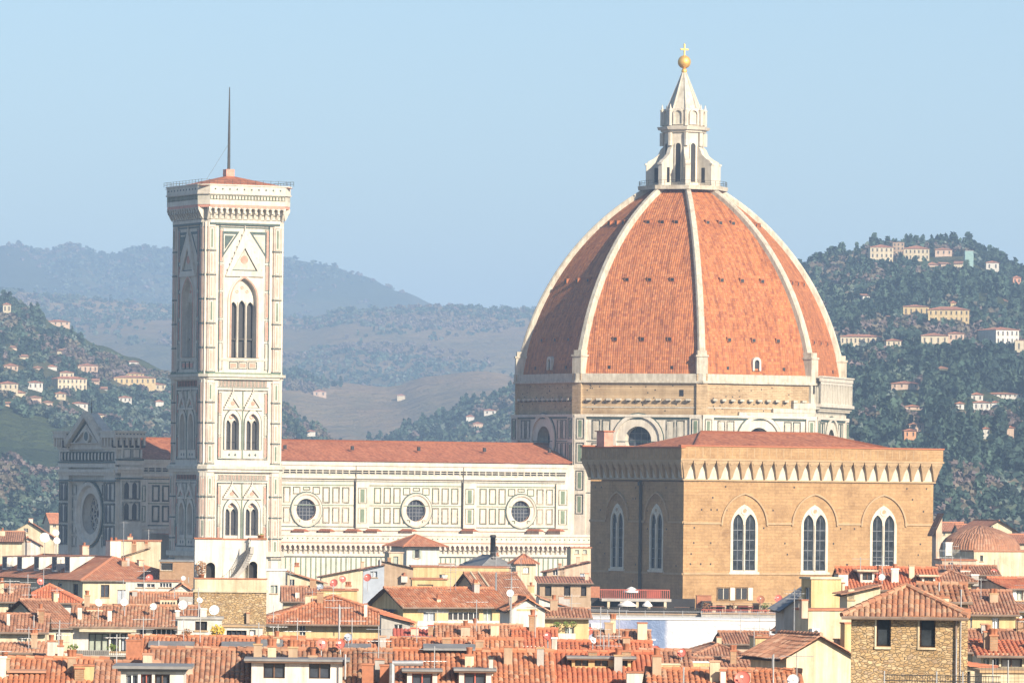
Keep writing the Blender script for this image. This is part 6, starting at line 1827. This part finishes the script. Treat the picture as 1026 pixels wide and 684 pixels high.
for k in (0, 2.2, 3.3): b.tube((k, 0, -1.0), (k, 0, at(886, 672, 250).z - p0.z + .02), .03, steel, 5)
b.build('post', rl)

# ---- right middle and far right
h = H('reddish roof with two box dormers behind the rubble stone house', 420, 846, 846, 942, 588, 'gx', 569, cream, T_C, 3, 8); h.dormer(862, 876, 572, 582, 1, y=1, slab=cream, fr=woodb); h.dormer(924, 937, 577, 586, 1, y=.6, slab=cream, fr=woodb)
h.chim(893, 900, 569, 1.2, white, 1, whitep); h.chim(878, 883, 571, 2, redc, 1); h.ant(884, 556, y=1.5, arms=3); h.chim(838, 846, 573, 2, white, 1); h.dish(884, 578, 3.5, canvas, .5); h.done()
h = H('low yellow house with a brown hipped roof right of the hall foot', 470, 936, 936, 973, 580, 'hip', 571.5, yellow, T_B, 4, 7); h.chim(973, 980, 575, 1, greyp, 0, whitep); h.done()
h = H('thin brick campanile stub beside the right edge of the hall', 720, 934, 938, 944, 528, 'shedr', 514, pinkp, T_F, 20, 2.5, name='chapel_tower', cat='tower'); h.done()
# round low dome
h = H('large plain cream building under the low red rotunda, far right', 640, 952, 976, 1060, 552, 'flat', None, cream, terra, 20, 12, name='rotunda', cat='building')
b = MB(); c_ = (h.fr.xat(982, 550, 6), 6); rd = 39 * 650 / F; zb_ = h.e; zt_ = h.fr.z(527.5, 4, 6)
pr_ = [(rd * 1.03 * math.cos(t_ * math.pi / 2) ** 1.3 + .02, zb_ + .15 + (zt_ - zb_) * math.sin(t_ * math.pi / 2)) for t_ in (0, .15, .3, .45, .6, .75, .9, 1)]
NS = 30
for k in range(NS):
    a0_, a1_ = 2 * math.pi * k / NS, 2 * math.pi * (k + 1) / NS
    for (ra, za), (rb, zb2) in zip(pr_, pr_[1:]):
        P_ = lambda r_, a_, z_: (c_[0] + r_ * math.cos(a_), c_[1] + r_ * math.sin(a_), z_)
        tile_patch(b, P_(ra, a0_, za), P_(ra, a1_, za), P_(rb, a1_, zb2), P_(rb, a0_, zb2), T_G, False)
b.lathe([(rd * 1.03, zb_ - 1), (rd * 1.05, zb_ + .14)], cream, 32, c_)
b.build('dome_roof', h.ro)
h.win(982, 985, 556, 562, g=dark, bars=0); h.chim(946, 953, 543, 1, white, 0, whitep); h.ant(1000, 558, 580, y=-.5, arms=0); h.done()
h = H('greyish low wall house with a tank, left of the rotunda wall', 600, 944, 944, 978, 561, 'flat', None, pinkp, terra, 3, 6); h.win(950, 955, 563, 568); h.done()
h = H('flat terrace roofs with pale chimneys between the hall and the rotunda', 540, 944, 944, 1000, 574, 'gx', 567, pinkp, T_B, 3, 6); h.chim(962, 972, 570, 1, white, 2); h.dish(996, 573.5, 4.0, redp, 1, -10); h.done()
h = H('pale gabled house on the slope above the rotunda', 900, 986, 986, 1014, 529, 'gy', 521, cream, T_F, 20, 8, o=.8); h.win(992, 995, 527, 531); h.done()
h = H('long pink roofed row at the foot of the right hill', 1000, 940, 940, 968, 531, 'gx', 523, cream, T_F, 5, 8); h.win(945, 947, 533, 536); h.done()
h = H('red roofed house right of the gabled one above the rotunda', 880, 1012, 1012, 1050, 543, 'gx', 535, cream, T_F, 5, 8); h.win(1015, 1018, 545, 549); h.done()
h = H('small cottage with a red roof behind the rotunda peak', 950, 962, 962, 986, 533, 'gx', 525, cream, T_F, 4, 8); h.done()
h = H('pink house with a shaded grey gable and flower-box window, right edge', 480, 971, 1010, 1060, 588, 'gx', 579, pinkp, T_C, 30, o=.4); h.win(1018, 1025, 591, 601, g=shutg, sh=whitep); h.win(999, 1004, 590, 602, 3, g=dark); h.chim(976, 984, 588, h.D * .7, whitep, 0); h.done()
h = H('brown roofed yellow house with pale shutters below the pink house', 410, 970, 970, 1018, 613, 'gx', 592, yellow, T_B, 3, 8, o=.4); h.win(994, 1001, 618.5, 632, g=whitep, fr=whitep); h.win(972, 974, 618, 630, g=whitep); h.done()
h = H('yellow house continuation with open shutters at the right edge', 430, 1016, 1016, 1060, 611, 'shed', 603, yellow, T_B, 3, 6); h.win(1024, 1030, 616, 632, sh=whitep); h.done()
h = H('dark red tiled roof under the yellow house, right edge', 350, 968, 968, 1060, 650, 'gx', 632, cream, T_B, 2, 6); h.chim(975, 990, 655, -.3, cream, 0); h.done()
h = H('bright orange roofed veranda with hanging lamps, bottom right corner', 310, 983, 983, 1060, 654, 'shed', 641, cream, T_C, 3, 3, o=.5); h.win(985, 991, 657, 672, g=shutg); h.win(995, 1001, 656, 672, g=dark); h.win(1003, 1024, 659, 672, g=greyp, fr=woodb); h.done()
h = H('low terracotta lean-to right of the stone house drainpipe', 290, 962, 962, 996, 668, 'shedl', 664, cream, T_C, 3, 3); h.win(966, 972, 672, 690, g=dark); h.done()
h = H('cream balcony wall in the bottom right corner, behind a wire fence', 280, 984, 984, 1060, 673, 'flat', None, cream, sandp, 2, 3); h.done()
h = H('ochre corner wall behind the wire fence, bottom right', 285, 1010, 1010, 1060, 672, 'flat', None, pinkp, yellow, 2, 3); h.done()
rl = thing('wire_fence', 'thin wire fence on posts in the bottom right corner', 'fence', at(958, 684, 252))
b = MB()
for k in range(5): b.tube((0, 0, .06 + k * .16), (3.4, 0, .1 + k * .16), .008, iron, 4)
for k in range(22): b.tube((k * .155, 0, -.6), (k * .155, 0, .72), .007, iron, 4)
b.build('mesh', rl)
b = MB()
for k in (0, 1.55, 2.2, 3.4): b.tube((k, 0, -1), (k, 0, 1.0 if k else 1.9), .025, steel, 5)
b.build('post', rl)

# ================================================================ villas on the hills
def villa(label, hill, x0, x1, ye, yb, wall=cream, xc=None, roof='hip', rise=2.2, dep=10, wn=0, rows=1, tile=T_F, name='villa', cat='villa', th=None):
    xm = (x0 + x1) / 2
    p = hill.find(xm, yb)
    Y = p.y - 8; VR.append((x0 - .5, x1 + .5, ye - rise, ye + (yb - ye) * .55, Y))
    h = H(label, Y, x0, xc if xc else x0, x1, ye, roof, ye - rise * .7, wall, tile, th, dep, .25, name, cat, zb=yb + 5)
    a = xc if xc else x0
    for r_ in range(rows):
        for k in range(wn):
            c = a + (x1 - a) * (k + .5) / wn; q = (yb - ye) / (rows + .3)
            h.win(c - .8, c + .8, ye + q * (r_ + .25), ye + q * (r_ + .8), bars=0, g=glassv, fr=wall)
    h.done(); return h
villa('tallest cream villa block at the left end of the right hilltop', hF, 870, 895, 247.5, 266, cream, 872, rise=3, wn=5, rows=3, dep=14)
villa('greyish narrow tower block between the two cream hilltop villas', hF, 894.5, 906, 243, 260, brownp, roof='flat', wn=3, rows=4, dep=8)
villa('long cream villa with a red roof on the right hilltop, right of the narrow block', hF, 906, 931, 249, 262, cream, rise=3.5, wn=6, rows=2)
villa('low pale house beside the dark trees on the right hilltop', hF, 937, 954, 250, 257, pinkp, rise=2, wn=3)
villa('turquoise wrapped house on the right hilltop', hF, 967, 975.5, 251, 267, plain('turquoise_sheet', (.26, .40, .38), .7), roof='flat', dep=8)
villa('small white house farthest right on the hilltop crest', hF, 988, 1001, 263, 272, white, rise=2, wn=2)
villa('tiny orange house on the slope at the right edge below the crest', hF, 1015, 1023, 278, 286, plain('orange_plaster', (.62, .30, .18), .8), rise=2, wn=2)
villa('left wing of the yellow villa halfway up the right hill', hF, 905, 931, 307, 319, yellow, rise=2, wn=5)
villa('broad main block of the yellow villa halfway up the right hill', hF, 930, 971, 310, 325, yellow, rise=3.5, wn=8, rows=2)
villa('small square turret of the yellow hillside villa', hF, 952.5, 958, 303, 312, yellow, rise=2, dep=5)
villa('long low arcaded cream building next to the dome edge', hF, 842, 885, 337, 347, cream, rise=2.5, wn=10)
villa('small cream pair of houses right of the arcaded building', hF, 888, 903, 341, 348, cream, rise=2, wn=3)
villa('cream farmhouse with a brown roof below the yellow villa', hF, 923, 950, 336, 348, cream, rise=3, wn=4)
villa('side wing of the cream farmhouse below the yellow villa', hF, 950, 966, 334, 343, pinkp, rise=2, wn=3)
villa('big white square villa with a shaded left side near the right edge', hF, 980, 1021, 330, 347, white, 998, rise=3, wn=5, rows=2)
villa('cream terrace building under the big white villa at the right edge', hF, 1017, 1040, 341, 355, cream, rise=0.1, roof='flat', wn=3)
villa('pinkish roofed farmhouse in the trees under the arcaded building', hF, 893, 921, 384, 390, pinkp, rise=3, wn=4)
villa('small reddish cottage on the right hill, under the pinkish farmhouse', hF, 907, 923, 407, 411, pinkp, rise=2, wn=2)
villa('orange walled house alone in the woods of the right hill', hF, 906, 918, 431, 440, plain('deep_orange_plaster', (.66, .33, .16), .8), rise=2, wn=2)
villa('orange roofed barn just above the orange walled house', hF, 911, 926, 425, 431, pinkp, rise=3, tile=T_G, wn=2)
villa('white house with a pink roof on the right hill, left of the white row', hF, 973, 985, 395, 403, white, rise=2.5, wn=2)
villa('long low white row of the right hill at the right edge', hF, 986, 1024, 394.5, 399, white, rise=1.5, wn=8)
villa('stepped white house below the long white row', hF, 975, 992, 403, 412, white, rise=2, wn=3)
villa('small white house at the left of the stepped one', hF, 958, 966, 404, 412, white, rise=2, wn=1)
villa('tiny white villa between cypresses right of the stepped white house', hF, 993, 1001, 403, 409, white, rise=1.5)
villa('thin white house low on the right hill', hF, 985, 991, 429, 438, white, rise=1.5)
villa('thin pinkish white house low on the right hill near the edge', hF, 1009, 1016, 428, 437, pinkp, rise=1.5)
villa('big cream villa with two rows of windows on the left hillside', hD, 52, 87, 379, 392, cream, 58, rise=2.5, wn=7, rows=2)
villa('cream tower-like block behind the big left hillside villa', hD, 60, 74, 373, 382, cream, rise=2, wn=3)
villa('yellow villa with a raised centre on the left hillside near the bell tower', hD, 114, 156, 378, 387, yellow, rise=2, wn=8)
villa('raised middle storey of the yellow left hillside villa', hD, 126, 144, 374, 380, yellow, rise=1.5, wn=4)
villa('white block among trees at the left, left of the big cream villa', hD, 28, 43, 383, 391, white, rise=2, wn=3)
villa('pale houses at the left edge of the left hillside', hD, -2, 18, 384, 392, cream, rise=3, wn=4)
villa('pale cottage above the houses at the left edge', hD, 4, 18, 366, 373, pinkp, rise=2.5, wn=3)
villa('grey-white cottage up the left hillside', hD, 48, 57, 367, 372, white, rise=2)
villa('pale farmhouse high on the left hillside beside the rocky patch', hD, 78, 98, 366, 375, pinkp, rise=2.5, wn=4)
villa('white two-storey house lower right on the left hillside', hD, 119, 132, 398, 404, white, rise=2, wn=3)
villa('long white roofed house below the big cream villa', hD, 70, 88, 404, 411, white, rise=2, wn=3)
villa('small cream house under the corner of the big cream villa', hD, 55, 66, 394, 400, cream, rise=2, wn=2)
villa('tall pale house on the ridge at the left edge', hD, 3, 11, 305, 315, cream, rise=2, wn=2)
villa('row of pink houses just behind the left ridge', hC if False else hD, 47, 70, 322, 327, pinkp, rise=2, wn=4)
villa('pair of cream houses near the bell tower edge on the left slope', hD, 150, 166, 385, 392, cream, rise=2, wn=3)
villa('white cottage by the bell tower low on the left slope', hD, 156, 164, 402, 408, white, rise=2)
villa('orange roofed farmhouse in the valley right of the bell tower', hC, 314, 327, 409, 415, pinkp, rise=2.5, wn=2) if False else villa('orange roofed farmhouse in the valley right of the bell tower', hC, 314, 327, 392, 398, pinkp, rise=2.5, wn=2)
villa('small white farmhouse below the orange roofed one in the valley', hD, 308, 316, 432, 437, white, rise=2)
villa('bright white farmhouse in the valley close to the dome', hE, 485, 497, 411, 416, white, rise=2, wn=2)
villa('little white house left of the bright farmhouse near the dome', hE, 467, 475, 417, 421, white, rise=2)
villa('grey cottage row low beside the dome edge', hE, 474, 484, 424, 428, pinkp, rise=2)
villa('pale cottage in the valley midway between tower and dome', hC, 398, 406, 396, 400, cream, rise=2)

def small_villas(hill, spots, lab, grp):
    for (px, yb) in spots:
        p = hill.find(px, yb); w1 = random.uniform(2.2, 5.5); hh = random.uniform(2.5, 5)
        Y = p.y - 6; VR.append((px - w1, px + w1, yb - hh - 2, yb - 2.6, Y))
        hs_ = H(lab, Y, px - w1, px - w1, px + w1, yb - hh, random.choice(('gx', 'hip', 'gx')), yb - hh - random.uniform(1, 2.2), random.choice((cream, white, pinkp, cream)), T_G, random.uniform(-15, 20), 9, .4, 'villa', 'villa', zb=yb + 5, grp=grp)
        hs_.done()
small_villas(hD, [(12, 352), (24, 360), (38, 371), (95, 385), (104, 392), (20, 398), (36, 402), (8, 408), (48, 407), (134, 365), (100, 420), (60, 356)],
    'tiny pale house half hidden in trees on the left hillside', 'tiny houses scattered on the left hillside')
small_villas(hF, [(935, 268), (948, 267), (960, 268), (868, 300), (890, 322), (985, 300), (1005, 305), (862, 362), (945, 372), (872, 420)],
    'tiny pale house half hidden in trees on the right hillside', 'tiny houses scattered on the right hillside')

# ---- woods on the hills
wood('far_woodland', scatter(hA, 4200, -20, 600, .3, 1.0, 4.5, 8, 0, .3, .0014, -.02) + scatter(hB, 3600, -20, 600, .2, 1.0, 3.5, 6, .05, .4, .003, .12), 22)
wood('valley_woodland', scatter(hC, 4600, -20, 600, .1, 1.0, 2.6, 5.5, .1, .35, .005, .03) + scatter(hE, 4200, 300, 620, .2, 1.0, 3.5, 6.5, .12, .3, .005, -.4), 40)
wood('left_hillside_woodland', scatter(hD, 8500, -80, 440, .08, 1.0, 2.8, 6.0, .12, .3, .007, -.22), 70)
wood('right_hillside_woodland', scatter(hF, 13500, 740, 1130, .05, 1.02, 2.8, 6.2, .45, .35, .009, -.36), 70)
